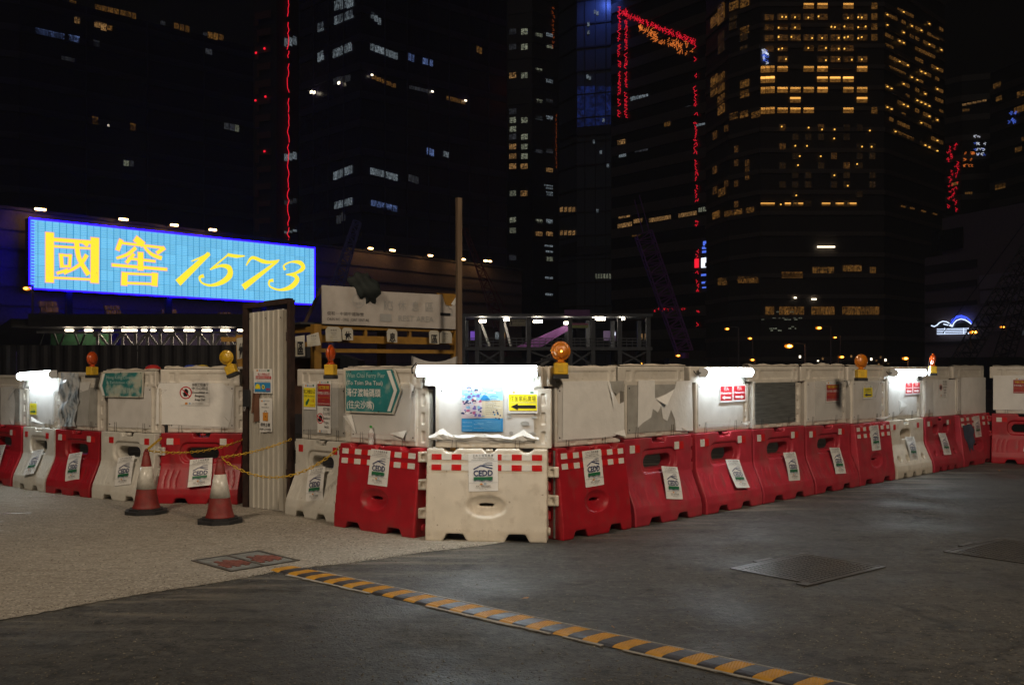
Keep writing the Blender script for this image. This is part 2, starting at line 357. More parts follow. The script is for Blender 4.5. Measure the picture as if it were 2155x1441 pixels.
for tray in (-1,1):
    for r in range(6):
        for c in range(2 if r in (0,5) else 3):
            o = link('brick', bm_, mh); o.rotation_euler = (0,0,R(90)); o.location = (tray*.155-.1+r*.041, -.13+c*.09+(.03 if r%2 else -.02), .003)
def iron_cover(loc, a, sx, sy, label):
    o = empty('manhole_cover', loc, a, label, 'manhole cover')
    MB().box(-sx/2,sx/2,-sy/2,sy/2,.003,.006,m_iron).build('plate', o)
    f = MB()
    for x0,x1,y0,y1 in ((-sx/2,sx/2,-sy/2,-sy/2+.03),(-sx/2,sx/2,sy/2-.03,sy/2),(-sx/2,-sx/2+.03,-sy/2+.03,sy/2-.03),(sx/2-.03,sx/2,-sy/2+.03,sy/2-.03)): f.box(x0,x1,y0,y1,.003,.0085,m_iron)
    f.build('frame', o)
    MB().box(-sx/2-.09,-sx/2-.001,-sy/2,-sy/2+.10,.003,.012,m_iron).build('hinge_tab', o); MB().box(-sx/2+.38,-sx/2+.62,sy/2+.001,sy/2+.05,.003,.012,m_iron).build('hinge_tab', o)
    t = MB(); nx = int((sx-.1)/.052); ny = int((sy-.1)/.046)
    for i in range(nx):
        for j in range(ny): x = -sx/2+.05+i*.052+(.012 if j%2 else 0); y = -sy/2+.055+j*.046; t.box(x,x+.032,y,y+.024,.006,.0095,m_iron)
    t.build('tread', o)
iron_cover((2.46,8.27,0), R(40), 1.05, .80, 'dark cast iron manhole cover with raised grid near the middle of the asphalt')
iron_cover((4.62,8.98,0), R(40), 1.10, .95, 'dark cast iron manhole cover at the far right edge of the asphalt')
ml = mat('dry leaf', (.36,.17,.045), .7, var=.2)
for px, py, a, s, lb in ((1106,1261,.4,.030,'small dry brown leaf lying on asphalt beyond the speed hump'), (2103,991,1.2,.07,'curled orange leaf lying before the distant red barriers'), (1290,1322,2.0,.018,'tiny curled leaf fragment lying just beyond the hump')):
    p = G(px,py); o = MB().add([(-s,0,.004),(-s*.3,s*.35,.012),(s*.6,s*.25,.006),(s,0,.015),(s*.4,-s*.3,.007),(-s*.4,-s*.3,.010)], [(0,1,2,3,4,5)], ml).build('fallen_leaf'); o.location = p + Vector((0,0,.003)); o.rotation_euler = (0,0,a); tag(o, lb, 'leaf')
# ------------------------------------------------------------------ plastic barriers
BL = 1.17; BH = .88
def rr(cx, cz, hw, hh, r, n=6):
    out = []
    for (sx,sz,a0) in ((1,1,0),(-1,1,90),(-1,-1,180),(1,-1,270)):
        for i in range(n+1): a = R(a0+90*i/n); out.append((cx+sx*(hw-r)+r*math.cos(a), cz+sz*(hh-r)+r*math.sin(a)))
    return out
def ellip(b, c, rx, ry, rz, n=20, k=12):
    vs = []; fs = []
    for j in range(1,k):
        for i in range(n): t = math.pi*j/k; a = 2*math.pi*i/n; vs.append((c[0]+rx*math.sin(t)*math.cos(a), c[1]+ry*math.sin(t)*math.sin(a), c[2]+rz*math.cos(t)))
    for j in range(k-2):
        for i in range(n): fs.append((j*n+i,(j+1)*n+i,(j+1)*n+(i+1)%n,j*n+(i+1)%n))
    fs.append(tuple(range(n))); fs.append(tuple(reversed(range((k-2)*n,(k-1)*n)))); b.add(vs, fs)
def notch(b, x, w, h): b.prism([(x-w/2-.02,-.02),(x+w/2+.02,-.02),(x+w/2-.03,h),(x-w/2+.03,h)], -.5, .5)
def lens_y(z): return -(.215 if z < .1 else .215-(.215-.125)*(z-.1)/.78)
def slot_y(z):
    P = [(0,.25),(.11,.25),(.19,.235),(.44,.125),(.50,.108),(.88,.10)]
    for (a,p),(b,q) in zip(P,P[1:]):
        if a <= z <= b: return -(p+(q-p)*(z-a)/(b-a))
    return -.1
def make_bodies():
    L = BL/2; out = {}
    a = MB().prism([(-.215,0),(-.215,.1),(-.125,BH),(.125,BH),(.215,.1),(.215,0)], -L, L, axis='x')
    c = MB(); notch(c,-.30,.22,.075); notch(c,.30,.22,.075)
    for x in (-.36,.02,.38): c.prism([(x-.085,.90),(x-.05,.855),(x-.02,.842),(x+.02,.842),(x+.05,.855),(x+.085,.90)], -.5, .5)
    ellip(c, (0,-.245,.345), .25, .105, .135); ellip(c, (0,0,.345), .125, .4, .017)
    for z in (.645,.745,.835): c.box(-L-.1, L+.1, -.4, lens_y(z)+.006, z-.006, z+.006)
    out['lens'] = solid('lens_body', a, c)
    def prof(P): return [(y,z) for z,y in P] + [(-y,z) for z,y in reversed(P)]
    P = [(0,-.25),(.11,-.25),(.19,-.235),(.44,-.125),(.50,-.108),(.88,-.10)]
    a = MB().prism(prof(P), -L, L, axis='x')
    def slotbase(): 
        c = MB(); notch(c,-.24,.20,.07); notch(c,.24,.20,.07); c.prism([(-.13,.90),(-.11,.83),(.11,.83),(.13,.90)], -.5, .5); return c
    c = slotbase()
    c.prism(rr(0,.625,.235,.07,.065), -.5, .5); c.prism(rr(0,.635,.31,.125,.10), -.5, -.075); c.prism(rr(0,.635,.31,.125,.10), .075, .5)
    for sx in (-1,1):
        for k in range(3):
            x = sx*(.30+.085*k); pts = [(x+sx*.03*math.sin(q*2.6), slot_y(.42-.22*q)-.004, .42-.22*q) for q in (0,.2,.4,.6,.8,1)]; c.tube(pts, .013, 6)
    for sx in (-.12,.12): c.tube([(sx, slot_y(.42-.2*q)-.004, .42-.2*q) for q in (0,.5,1)], .011, 6)
    out['slot'] = solid('slot_body', a, c)
    for nm, holes in (('oval',[(-.03,.655,.17,.075)]), ('twin',[(-.19,.675,.115,.08),(.22,.675,.115,.08)])):
        c = MB(); c.prism([(-.09,.90),(-.07,.81),(.07,.81),(.09,.90)], -.5, .5)
        for x in (-.32,-.02,.28): notch(c, x, .13, .07)
        for (x,z,hw,hh) in holes: c.prism(rr(x,z,hw,hh,hh*.95), -.5, .5)
        for x in (-.40,-.14,.12,.38):
            Mx = Matrix.Translation((x,-.185,.29)) @ Matrix.Rotation(R(24),4,'X'); e = MB(); ellip(e,(0,0,0),.055,.035,.19); c.add([Mx @ Vector(v) for v in e.v], e.f)
        out[nm] = solid(nm+'_body', a, c)
    return out
BODY = make_bodies()
lug = MB(); lug.box(-.06,.06,-.055,.055,-.052,.052); lug_me = solid('hinge_lug', lug, MB().box(-.028,.014,-.2,-.035,-.028,.028), .008, 2)
cap_me = MB().lathe([(.03,0),(.04,.004),(.04,.022),(.034,.028)], 14).mesh('plug', True)

# the department's notice sheet, once, shared by all barriers
def cedd_print(tilt=False):
    p = Print()
    p.text('土 木 工 程 拓 展 署', 0, .150, .018, i_black, .20); p.text('CIVIL ENGINEERING AND', 0, .132, .010, i_black, .19); p.text('DEVELOPMENT DEPARTMENT', 0, .115, .010, i_black, .22)
    p.rect(-.14,.104,.14,.1065, i_grey)
    p.line([(-.092,.030),(-.02,.066),(.092,.034)], [.010,.010,.010], i_navy); p.line([(-.02,.066),(.03,.072),(.092,.064)], [.004,.006,.007], i_navy); p.line([(0,.076),(.04,.090),(.092,.088)], [.003,.004,.005], i_navy)
    p.text('CEDD', 0, -.034, .056, i_navy, .186, bold=.018)
    p.poly([(-.092,-.044),(.092,-.044),(.092,-.070),(.065,-.080),(.028,-.070),(-.01,-.082),(-.05,-.068),(-.092,-.080)][::-1], i_green)
    for k in range(2): p.line([(-.092,-.083-.006*k),(-.05,-.072-.006*k),(-.01,-.087-.006*k),(.028,-.075-.006*k),(.065,-.086-.006*k),(.092,-.074-.006*k)], .0025, i_navy)
    p.rect(-.14,-.1005,.14,-.098, i_grey)
    p.rect(-.030,-.118,-.008,-.106, i_or); p.ring(.018,-.112,.010,.003, i_blue, 12)
    p.text('俊和－中國中鐵聯營', 0, -.136, .011, i_black, .14); p.text('CHUN WO - CRGL JOINT VENTURE', 0, -.149, .007, i_black, .15); p.text('TEL 2511 2012', 0, -.161, .007, i_black, .08)
    return p
cp = cedd_print(); cedd_me = cp.mesh('print', fix=False)
def sheet_mesh(w, h, t=.0015, curl=0.):
    b = MB(); n = 6; vs = []
    for j in range(n+1):
        for i in range(n+1): u = i/n-.5; q = j/n-.5; vs.append((u*w, t + curl*(q*q)*(1 if u>0 else .6)*.0 , q*h))
    b.add(vs, [(j*(n+1)+i, j*(n+1)+i+1, (j+1)*(n+1)+i+1, (j+1)*(n+1)+i) for j in range(n) for i in range(n)]); return b.mesh('sheet', fix=False)
cedd_sheet = sheet_mesh(.285,.36)
def bent(me, k, tw):
    m2 = me.copy()
    for v in m2.vertices: x, z = v.co.x, v.co.z; v.co.y += -k*((z-.18)**2) + k*.05 + tw*x*(z+.05) + .25*k*x*x
    return m2
SHEETS = [(cedd_sheet, cedd_me)] + [(bent(cedd_sheet,k,tw), bent(cedd_me,k,tw)) for k,tw in ((-.25,.06),(.28,-.08),(-.4,-.15))]

class Fr:
    def __init__(s, o, a): s.o = Vector(o); s.a = a; s.ex = Vector((math.cos(a),math.sin(a),0)); s.ey = Vector((-math.sin(a),math.cos(a),0))
    def hit(s, px, py, y):
        d = Vector(((px-CX)/F, 1, -(py-HY)/F)); c = Vector((0,0,H)); t = ((s.o-c).dot(s.ey)+y)/d.dot(s.ey); p = c+d*t-s.o
        return p.dot(s.ex), p.z
    def w(s, x, y, z): return s.o + s.ex*x + s.ey*y + Vector((0,0,z))

# each: front foot line (left px, right px) or centre+angle; body type; plastic; height scale; label sheet x, drop; label
Rl = lambda px: 1140-.184*(px-1175)
SPEC = [
 ('slot', m_red, (-60,1009), (22,1024), .95, .1, 'red water barrier cut off by the left edge, beside a white barrier'),
 ('slot', m_grey, (26,1025), (92,1036), .95, .03, 'white water barrier under the small tube light on the left'),
 ('slot', m_red, (95,1037), (187,1048), .95, .06, 'red water barrier under the torn blue poster on the left'),
 ('slot', m_grey, (192,1049), (305,1060), .96, .05, 'white water barrier under the convention sign, behind the first cone'),
 ('slot', m_red, (328,1060), (500,1062), .97, .02, 'red water barrier with chain across it, between the two cones'),
 ('slot', m_grey, None, ((-2.22,10.93), R(-42), .80), .97, .02, 'white water barrier wedged between the corrugated gate and a red barrier'),
 ('lens', m_red, None, ((-1.413,10.05), R(-39), 1.0), .99, .04, 'red water barrier with checked tape and a bottle standing on it'),
 ('lens', m_white, None, ((-.253,9.50), R(-6), 1.0), 1.0, -.03, 'cream water barrier at the corner under the brightest tube light'),
 ('lens', m_red, (1186,1138), (1330,Rl(1330)), 1.0, -.02, 'glossy red water barrier with checked tape just after the cream corner one'),
 ('slot', m_pink, (1338,Rl(1336)), (1478,Rl(1476)), 1.03, .12, 'faded red water barrier with fluted foot, next after the taped red one'),
 ('slot', m_pink, (1488,Rl(1484)), (1605,Rl(1603)), 1.03, .14, 'faded red water barrier under the two pedestrian arrows nearest the corner'),
 ('slot', m_pink, (1608,Rl(1607)), (1714,Rl(1713)), 1.02, .16, 'faded red water barrier under the bare galvanised sheet'),
 ('slot', m_pink, (1718,Rl(1717)), (1809,Rl(1808)), 1.0, .10, 'faded red water barrier with a curled shiny notice, beside checked tape one'),
 ('lens', m_pink, (1811,Rl(1811)), (1885,Rl(1885)), .98, .02, 'faded red taped water barrier beside the single cream one on the right'),
 ('oval', m_white, (1889,Rl(1889)), (1963,Rl(1962)), .98, .05, 'cream water barrier with one oval hole under the farthest tube light'),
 ('twin', m_pink, (1967,Rl(1966)), (2027,Rl(2026)), .98, .02, 'faded red water barrier with two round holes and long flutes'),
 ('lens', m_pink, (2030,Rl(2029)), (2094,Rl(2093)), .98, .03, 'red water barrier smeared with blue paint'),
 ('slot', m_red, (2086,974), (2230,980), .97, .14, 'dark red water barrier cut off by the right edge'),
]
FR = []; SCX = []; SCZ = []
for i, (kind, pl, a, b, sz, lx, lb) in enumerate(SPEC):
    if a is None: (cx, cy), an, sx = b; o = Vector((cx,cy,0))
    else:
        A_, B_ = G(*a), G(*b); d = B_-A_; an = math.atan2(d.y, d.x); sx = d.length/BL; o = (A_+B_)/2
    hy = .215 if kind == 'lens' else .25
    fr = Fr(o, an); fr.o = fr.w(0, hy, 0); fr = Fr(fr.o, an); FR.append(fr); SCX.append(sx); SCZ.append(sz)
    root = empty('water_barrier', fr.o, an, lb, 'barrier', 'plastic water barriers round the work site')
    bo = link('body', BODY[kind], root, pl); bo.scale = (sx,1,sz)
    face = lens_y if kind == 'lens' else slot_y
    e = BL/2*sx
    for s, zs in ((-1,(.24,.52,.79)),(1,(.38,.655))):
        for z in zs:
            l = link('hinge_lug', lug_me, root, pl); l.location = (s*(e+.045), 0, z*sz); l.scale = (s*1.0 if s > 0 else 1,1,1)
    MB().tube([(e+.06,0,.012),(e+.06,0,.86*sz)], .014, 8, m_steel).build('joint_pin', root)
    pc = link('plug', cap_me, root, pl); pc.location = (.02*sx,-.09,.845*sz); pc.scale = (.9,.9,1.1)
    p2 = link('drain_plug', cap_me, root, pl); p2.location = (e-.002,-.08,.09); p2.rotation_euler = (0,R(90),0)
    def tape(x0,x1,z0,z1,ms,n):
        t = MB()
        for k in range(n):
            xa = x0+(x1-x0)*k/n; xb = x0+(x1-x0)*(k+1)/n; m_ = ms[k%2]
            if m_ is None: continue
            q = [(xa,face(z0)-.0035,z0*sz),(xb,face(z0)-.0035,z0*sz),(xb,face(z1)-.0035,z1*sz),(xa,face(z1)-.0035,z1*sz)]
            t.add(q + [(x,y+.003,z) for x,y,z in q], [(0,1,2,3),(0,4,5,1),(1,5,6,2),(2,6,7,3),(3,7,4,0)], m_)
        t.build('reflective_tape', root)
    if kind == 'lens':
        ms = (t_red, t_white) if pl is m_white else (t_white, t_red)
        for z0 in (.775,.675): tape(-e+.05, e-.05, z0, z0+.055, ms, 11)
    else:
        ms = (t_white, t_red) if pl in (m_red, m_pink) else ((t_red, t_red) if i in (1,5) else (t_white, t_red))
        w = .17 if ms[0] is not ms[1] else .08
        tape(-e*.86, -e*.86+w, .735, .815, ms, 2); tape(e*.46, e*.46+w, .735, .815, ms, 2)
    # notice sheet
    if kind == 'lens':
        zc = .66; y0 = face(zc); tl = math.atan((face(.55)-face(.75))/.2*-1)
        y0 = min(face(.48)+0, face(.84))*0 + face(zc) - .007; rx = -math.atan2(abs(face(.55))-abs(face(.75)), .2)
    else:
        zc = .395; y0 = face(.36)-.028; rx = -R(22)
        if kind in ('oval','twin'): zc = .43; y0 = face(.40)-.03
    sv = 0 if kind == 'lens' else 1+(i*7)%3; sh = link('notice_sheet', SHEETS[sv][0], root, m_lam); sh.location = (lx*1.0, y0, zc*sz); roll = R(random.uniform(-2,2)) if kind == 'lens' else R(random.uniform(2,9) if i > 8 else random.uniform(-10,-3))
    sh.rotation_euler = Matrix.Rotation(rx,3,'X').to_euler() if False else (Matrix.Rotation(rx,3,'X') @ Matrix.Rotation(roll,3,'Y')).to_euler()
    link('print', SHEETS[sv][1], sh)
    if i == 16:
        bp = mat('blue paint smear', (.04,.075,.12), .6, var=.3); pp = [(-.52,.70),(-.2,.72),(-.1,.6),(-.16,.52),(-.12,.40),(-.2,.36),(-.24,.24),(-.31,.32),(-.36,.22),(-.42,.4),(-.5,.5)]
        MB().add([(x*sx, face(z)-.006, z*sz) for x,z in pp], [tuple(range(len(pp)))], bp).build('paint_smear', root, fix=False)

# ------------------------------------------------------------------ upper panels
def make_panel():
    a = MB().prism([(-.50,0),(.60,0),(.60,.565),(.515,.565),(.515,.775),(-.605,.775),(-.605,.585),(-.50,.585)], -.05, .05)
    c = MB()
    c.box(.445,.62,-.1,-.035,-.1,.575); c.box(.445,.62,.035,.1,-.1,.575)
    for z in (.10,.28,.46): c.box(.50,.545,-.1,-.018,z-.055,z+.055)
    c.prism(rr(.02,.675,.36,.055,.02,3), -.1, -.040)
    for k in range(5): c.box(-.16+k*.075,-.115+k*.075,-.1,-.028,.668,.682)
    c.prism(rr(-.44,.675,.045,.06,.015,3), -.1,-.038); c.prism(rr(.455,.675,.035,.06,.015,3), -.1,-.038)
    for x in (-.22,.06,.30): c.box(x-.05,x+.05,-.1,-.040,.012,.042)
    return solid('panel_body', a, c, .0085, 2)
PANEL = make_panel()
PZ = []; PF = []; PROOT = []
PLB = ['white upper panel cut off by the left edge with peeling film', 'white upper panel lit by the leftmost small tube light', 'white upper panel behind the torn blue hanging poster', 'white upper panel carrying the faded convention sign', 'white upper panel with demolition notice beside the gate',
 'white upper panel with yellow and red notices beside the gate', 'white upper panel carrying the ferry pier sign', 'white upper panel with blue poster under the brightest tube', 'white upper panel with blank peeling sheet beneath the round amber beacon', 'white upper panel whose film is torn in ragged holes',
 'white upper panel with red pedestrian arrows nearest the corner', 'white upper panel covered by bare galvanised sheet', 'white upper panel with dark red notice on wrinkled film', 'white upper panel with small yellow arrow notice on the right', 'white upper panel with red pedestrian arrows under farthest tube light',
 'white upper panel with demolition notice on the far right', 'white upper panel left plain before the far corner', 'white upper panel cut off by the right edge with dark red notice']
BOARD = [m_boardg, m_board, m_boardg, m_board, m_board, m_boardg, m_board, m_board, m_board, m_boardg, m_board, m_steelboard, m_board, m_board, m_board, m_board, m_board, m_board]
board_me = None
for i, fr in enumerate(FR):
    sx = SCX[i]*(BL+.075)/1.205; z0 = BH*SCZ[i]+.004; top = {0:1.55,1:1.57,2:1.60,3:1.62,4:1.64,5:1.645,6:1.66,7:1.675}.get(i, 1.675); sz = (top-z0)/.775
    if i == 5: sx *= 1.02
    root = empty('upper_panel', fr.w(0,0,z0), fr.a, PLB[i], 'panel', 'white plastic panels stacked on the barriers'); PROOT.append(root); PZ.append(z0)
    bo = link('body', PANEL, root, m_panel); bo.scale = (sx,1,sz)
    if board_me is None: board_me = MB().box(-.465,.435,-.058,-.0505,.055,.575).mesh('board')
    b = link('board', board_me, root, BOARD[i]); b.scale = (sx,1,sz)
    w = MB()
    for x in (-.33,.27): w.tube([(x*sx,-.061,.12),(x*sx-.012,-.057,-.03)], .0022, 5, m_dark).tube([(x*sx+.03,-.061,.12),(x*sx+.035,-.057,-.03)], .0022, 5, m_dark)
    w.build('wire_tie', root)
    for x, z in ((-.44,.09),(.41,.09),(-.44,.54),(.41,.54)):
        MB().lathe([(.009,0),(.007,.004)], 8, m_dark, Matrix.Translation((x*sx,-.058,z*sz)) @ Matrix.Rotation(R(90),4,'X')).build('screw', root)
    PF.append(Fr(fr.w(0,0,z0), fr.a))
YB = -.0625
def film(i, pts, m=m_filmw, y=YB, name='torn_film', flap=None):
    """ragged sheet stuck on a board: pts in photo px"""
    fr = PF[i]; q = [fr.hit(px,py,y) for px,py in pts]
    q = [(x, y+random.uniform(-.003,.0), z) for x,z in q]
    o = MB().add(q, [tuple(range(len(q)))], m).build(name, PROOT[i], fix=False)
    return o
def flap(i, tri, out=.03):
    fr = PF[i]; (a,b,c) = [fr.hit(px,py,YB-.004) for px,py in tri]
    MB().add([(a[0],YB-.004,a[1]),(b[0],YB-.004,b[1]),(c[0],YB-out,c[1]),((a[0]+b[0])/2,YB-.012,(a[1]+b[1])/2)], [(0,3,2),(3,1,2)], m_filmw).build('film_flap', PROOT[i], fix=False)
# torn film, panel by panel
film(9, [(1343,800),(1378,800),(1378,838),(1400,830),(1418,822),(1424,802),(1456,800),(1458,906),(1422,906),(1420,882),(1412,862),(1404,886),(1395,880),(1391,854),(1384,868),(1374,860),(1370,878),(1352,890),(1342,900)])
flap(9, [(1381,840),(1420,818),(1396,852)], .05); flap(9, [(1430,893),(1436,905),(1445,906)])
film(0, [(2,815),(28,812),(33,850),(30,893),(2,893)]); flap(0, [(16,832),(34,815),(20,840)]); flap(0, [(18,874),(22,892),(27,890)])
def torn_edge(i, top, bot, out=.03, seed=1):
    """strip of film whose lower part has come away: top edge peaks, bottom edge ragged"""
    r_ = random.Random(seed); fr = PF[i]; n = len(top); b = MB()
    for (xa,ya),(xb,yb) in zip(top,bot):
        p = fr.hit(xa,ya,YB); q = fr.hit(xb,yb,YB); b.v += [(p[0],YB-.003,p[1]),((p[0]+q[0])/2+r_.uniform(-.01,.01),YB-out*r_.uniform(.3,1),(p[1]+q[1])/2),(q[0],YB-out*r_.uniform(.05,.5),q[1])]
    for k in range(n-1): b.f += [(3*k,3*k+1,3*k+4,3*k+3),(3*k+1,3*k+2,3*k+5,3*k+4)]; b.m += [0,0]
    b.mats = [m_filmw]; b.build('torn_film_edge', PROOT[i], fix=False)
torn_edge(7, [(903,917),(914,912),(924,905),(933,901),(941,908),(953,915),(966,916),(980,914),(1000,912),(1018,912),(1032,914),(1048,913),(1062,918),(1074,920),(1086,913),(1102,904),(1112,911),(1124,918),(1134,921)], [(902,924),(915,925),(926,924),(934,926),(944,924),(956,926),(968,925),(982,927),(1001,924),(1020,927),(1034,925),(1049,927),(1063,926),(1076,928),(1090,926),(1101,928),(1110,926),(1122,928),(1136,927)], .035, 5)
ho = mat('hole shadow tone', (.10,.10,.09), .8)
for (x,y,rx,ry) in ((1072,876,5,4),(1124,878,6,3),(1105,891,9,5),(1076,911,4,4),(1120,912,8,3)):
    film(7, [(x+rx*math.cos(a*.7)*(1+.2*(a%2)), y+ry*math.sin(a*.7)) for a in range(9)], m_boardg, YB+.0005, 'film_hole')
film(8, [(1184,802),(1280,801),(1302,850),(1313,845),(1314,914),(1260,921),(1183,926)], m_filmw); flap(8, [(1278,803),(1284,803),(1291,862)], .03); film(8, [(1281,802),(1313,801),(1314,824),(1306,822),(1298,830),(1288,820)], m_boardg, YB-.001, 'bare_corner')
flap(8, [(1290,912),(1314,904),(1312,918)], .04)
film(6, [(722,872),(862,800),(868,842),(862,905),(856,915),(740,912),(724,905)], m_film); flap(6, [(722,875),(740,872),(752,912)], .02); flap(6, [(862,804),(872,812),(866,840)], .03); flap(6, [(820,912),(856,905),(852,922)], .03)
film(4, [(332,803),(372,803),(340,830),(334,836)], m_film); flap(4, [(476,880),(486,892),(472,876)], .03); film(4, [(330,820),(336,806),(470,806),(490,828),(486,880),(480,899),(328,892)], m_filmw, YB)
film(2, [(112,806),(128,806),(128,880),(110,890)], m_film); film(2, [(165,806),(190,806),(184,895),(160,895)], m_film); film(2, [(166,804),(191,803),(186,820),(168,826)], m_filmw); film(2, [(110,806),(128,804),(126,822),(112,824)], m_filmw)
film(1, [(64,880),(92,888),(95,900),(66,898)], m_filmw); flap(1, [(66,876),(92,892),(72,886)], .04)
film(5, [(638,805),(712,800),(712,900),(640,905)], m_film)
film(12, [(1715,800),(1790,797),(1788,812),(1716,816)], m_film); film(12, [(1715,818),(1788,814),(1790,880),(1716,886)], m_film); flap(12, [(1783,800),(1790,799),(1785,815)], .02)
film(13, [(1818,800),(1850,806),(1843,836),(1834,838)], m_film); flap(13, [(1836,838),(1850,808),(1842,822)], .03); flap(13, [(1838,880),(1876,874),(1860,882)], .02)
film(14, [(1890,842),(1908,854),(1893,872)], m_film); flap(14, [(1892,870),(1897,843),(1907,854)], .03)
film(17, [(2090,790),(2180,790),(2180,862),(2090,862)], m_filmw)
film(10, [(1484,890),(1560,888),(1590,880),(1592,896),(1486,904)], m_film); flap(10, [(1560,890),(1580,886),(1572,894)], .02)
film(15, [(1962,800),(2012,798),(2012,872),(1964,876)], m_filmw); film(16, [(2022,794),(2074,794),(2074,868),(2022,872)], m_filmw)
# rolled netting lying along the tops
m_net = mat('pale netting cloth', (.50,.45,.37), .8, var=.2, bump=.5, bscale=40)
for i, hgt in ((3,.03),(4,.05),(6,.02),(8,.025),(9,.03),(11,.035),(12,.05),(13,.025),(16,.02),(17,.02)):
    b = MB(); n = 26; w = 1.15*SCX[i]
    for j in range(n+1):
        x = -w/2+w*j/n; h = .778*PROOT[i].children[0].scale.z + .004; e = hgt*(.35+.65*abs(math.sin(j*.37+i))*random.uniform(.5,1))
        b.v += [(x,-.035,h),(x,-.02,h+e*.8),(x,.02,h+e),(x,.06,h+e*.5),(x,.08,h-.15)]
        if j: k = 5*(j-1); b.f += [(k+q,k+q+1,k+q+6,k+q+5) for q in range(4)]; b.m += [0]*4
    b.mats = [m_net]; o = b.build('netting_cloth', smooth=True); o.location = PROOT[i].location; o.rotation_euler = (0,0,FR[i].a)
    tag(o, {3:'crumpled netting lying on top of the convention sign panel',4:'crumpled netting on the panel next to the gate',6:'low netting fold on the ferry pier sign panel',8:'netting fold behind the round amber beacon panel',9:'netting fold on top of the ragged torn panel',11:'netting fold on top of the galvanised sheet panel',12:'bulging netting above the dark red notice panel',13:'netting fold behind the amber beacon on the right',16:'low netting on the plain panel before the far corner',17:'low netting on the panel at the right edge'}[i], 'netting', 'netting draped along the panel tops')
# ------------------------------------------------------------------ tube lights on the panels
m_tube = emi('tube glow', (.80,.93,1.0), 64.)
m_house = mat('light housing', (.55,.57,.58), .4, var=.05)
def tube_light(i, x0, x1, zc, label, drop=0.):
    o = empty('tube_light', PF[i].w((x0+x1)/2, -.14, zc), PF[i].a, label, 'light', 'tube lights over the panels'); h = (x1-x0)/2
    o.rotation_euler = (0, drop, PF[i].a)
    pr = [(.052*math.cos(R(a)), .050*math.sin(R(a))) for a in range(-70,251,20)]
    MB().prism([(y*.9-.01,z) for y,z in [(-.055*math.cos(R(a)), .052*math.sin(R(a))) for a in range(-80,81,16)]] , -h+.03, h-.03, m_tube, axis='x').build('diffuser', o, smooth=False)
    MB().box(-h+.02,h-.02,.0,.05,-.045,.055,m_house).build('housing', o)
    for s in (-1,1): MB().prism([(y*1.05-.008,z*1.05) for y,z in [(-.055*math.cos(R(a)), .052*math.sin(R(a))) for a in range(-80,81,16)]] + [(.05,.055),(.05,-.05)], s*h-.028*(s>0), s*h+.028*(s<0), m_house, axis='x').build('end_cap', o)
    for s in (-.6,.6): MB().box(s*h-.02,s*h+.02,.05,.092,-.02,.03,m_steel).build('bracket', o)
    MB().tube([(-h,.03,.0),(-h-.04,.06,-.02),(-h-.05,.10,.03),(-h-.02,.16,.08)], .007, 6, m_black).build('cable', o)
tube_light(1, -.46, .50, .715, 'small glaring white tube light at the far left', R(-2))
tube_light(7, -.70, .515, .745, 'long glaring white tube light at the corner')
tube_light(10, -.52, .50, .695, 'glaring white tube light above the nearer pair of pedestrian arrows')
tube_light(14, -.52, .55, .715, 'glaring white tube light above the farther pair of pedestrian arrows')

# ------------------------------------------------------------------ hazard beacons
m_amber = mat('amber lens', (.75,.22,.01), .18, var=.06, trans=.35, coat=.4, bump=.5, bscale=90)
m_aorange = mat('orange lens', (.75,.10,.01), .18, var=.06, trans=.35, coat=.4, bump=.5, bscale=90)
m_ayel = mat('yellow lens', (.75,.45,.02), .22, var=.06, trans=.25, coat=.4, bump=.5, bscale=90)
def beacon(px, py, Y, face, lens, label, tilt=0., lit=False, s=1., rim=True):
    """px,py: middle of the battery box; Y its depth"""
    o = empty('warning_beacon', at(px,py,Y), face, label, 'beacon', 'hazard beacons on the panel tops'); o.rotation_euler = (0, tilt, face); o.scale = (s,)*3
    MB().box(-.066,.066,-.05,.05,-.045,.065,m_yellow).build('battery_box', o).modifiers.new('b','BEVEL').width = .008
    MB().box(-.07,.07,-.054,.054,-.085,-.0455,m_black).build('box_base', o)
    MB().box(-.03,.02,-.054,-.0505,-.02,.04,mat('beacon decal',(.5,.32,.02),.6)).build('decal', o)
    MB().lathe([(.045,.066),(.045,.078),(.03,.082),(.028,.10)], 16, lens).build('neck', o, True)
    Mx = Matrix.Translation((0,0,.178)) @ Matrix.Rotation(R(90),4,'X')
    MB().lathe([(.088,-.012),(.094,-.006),(.094,.006),(.088,.012)], 28, lens, Mx).build('lens_rim', o, True)
    for q in (-1,1):
        MB().lathe([(.074,q*.0125),(.070,q*.022),(.055,q*.034),(.03,q*.042),(.006,q*.045)], 28, lens, Mx).build('lens', o, True)
    for k in range(6):
        a = R(60*k+30); MB().lathe([(.005,-.0145),(.005,.0145)], 6, m_dark, Mx @ Matrix.Translation((.0835*math.cos(a),.0835*math.sin(a),0))).build('screw', o)
    if lit: MB().lathe([(.002,-.004),(.009,0),(.002,.004)], 10, emi('beacon bulb',(1,.5,.06),8.), Matrix.Translation((0,-.048,.175)) @ Matrix.Rotation(R(90),4,'X')).build('bulb', o)
    MB().tube([(.06,.0,.27),(.09,.03,.2),(.085,.05,.08),(.07,.05,.0)], .004, 6, m_black).build('wire', o)
beacon(194,782,12.75, R(68), m_aorange, 'orange beacon seen edge on at the torn blue poster panel', s=.95)
beacon(487,779,11.75, R(-8), m_ayel, 'yellow beacon tilted over beside the corrugated gate', tilt=R(-22), s=.92)
beacon(696,780,10.52, R(80), m_aorange, 'narrow orange beacon seen edge on beside the ferry pier sign', s=1.02)
beacon(1180,778,9.66, R(4), m_amber, 'round amber beacon facing forward with its bulb glinting', lit=True, s=1.02)
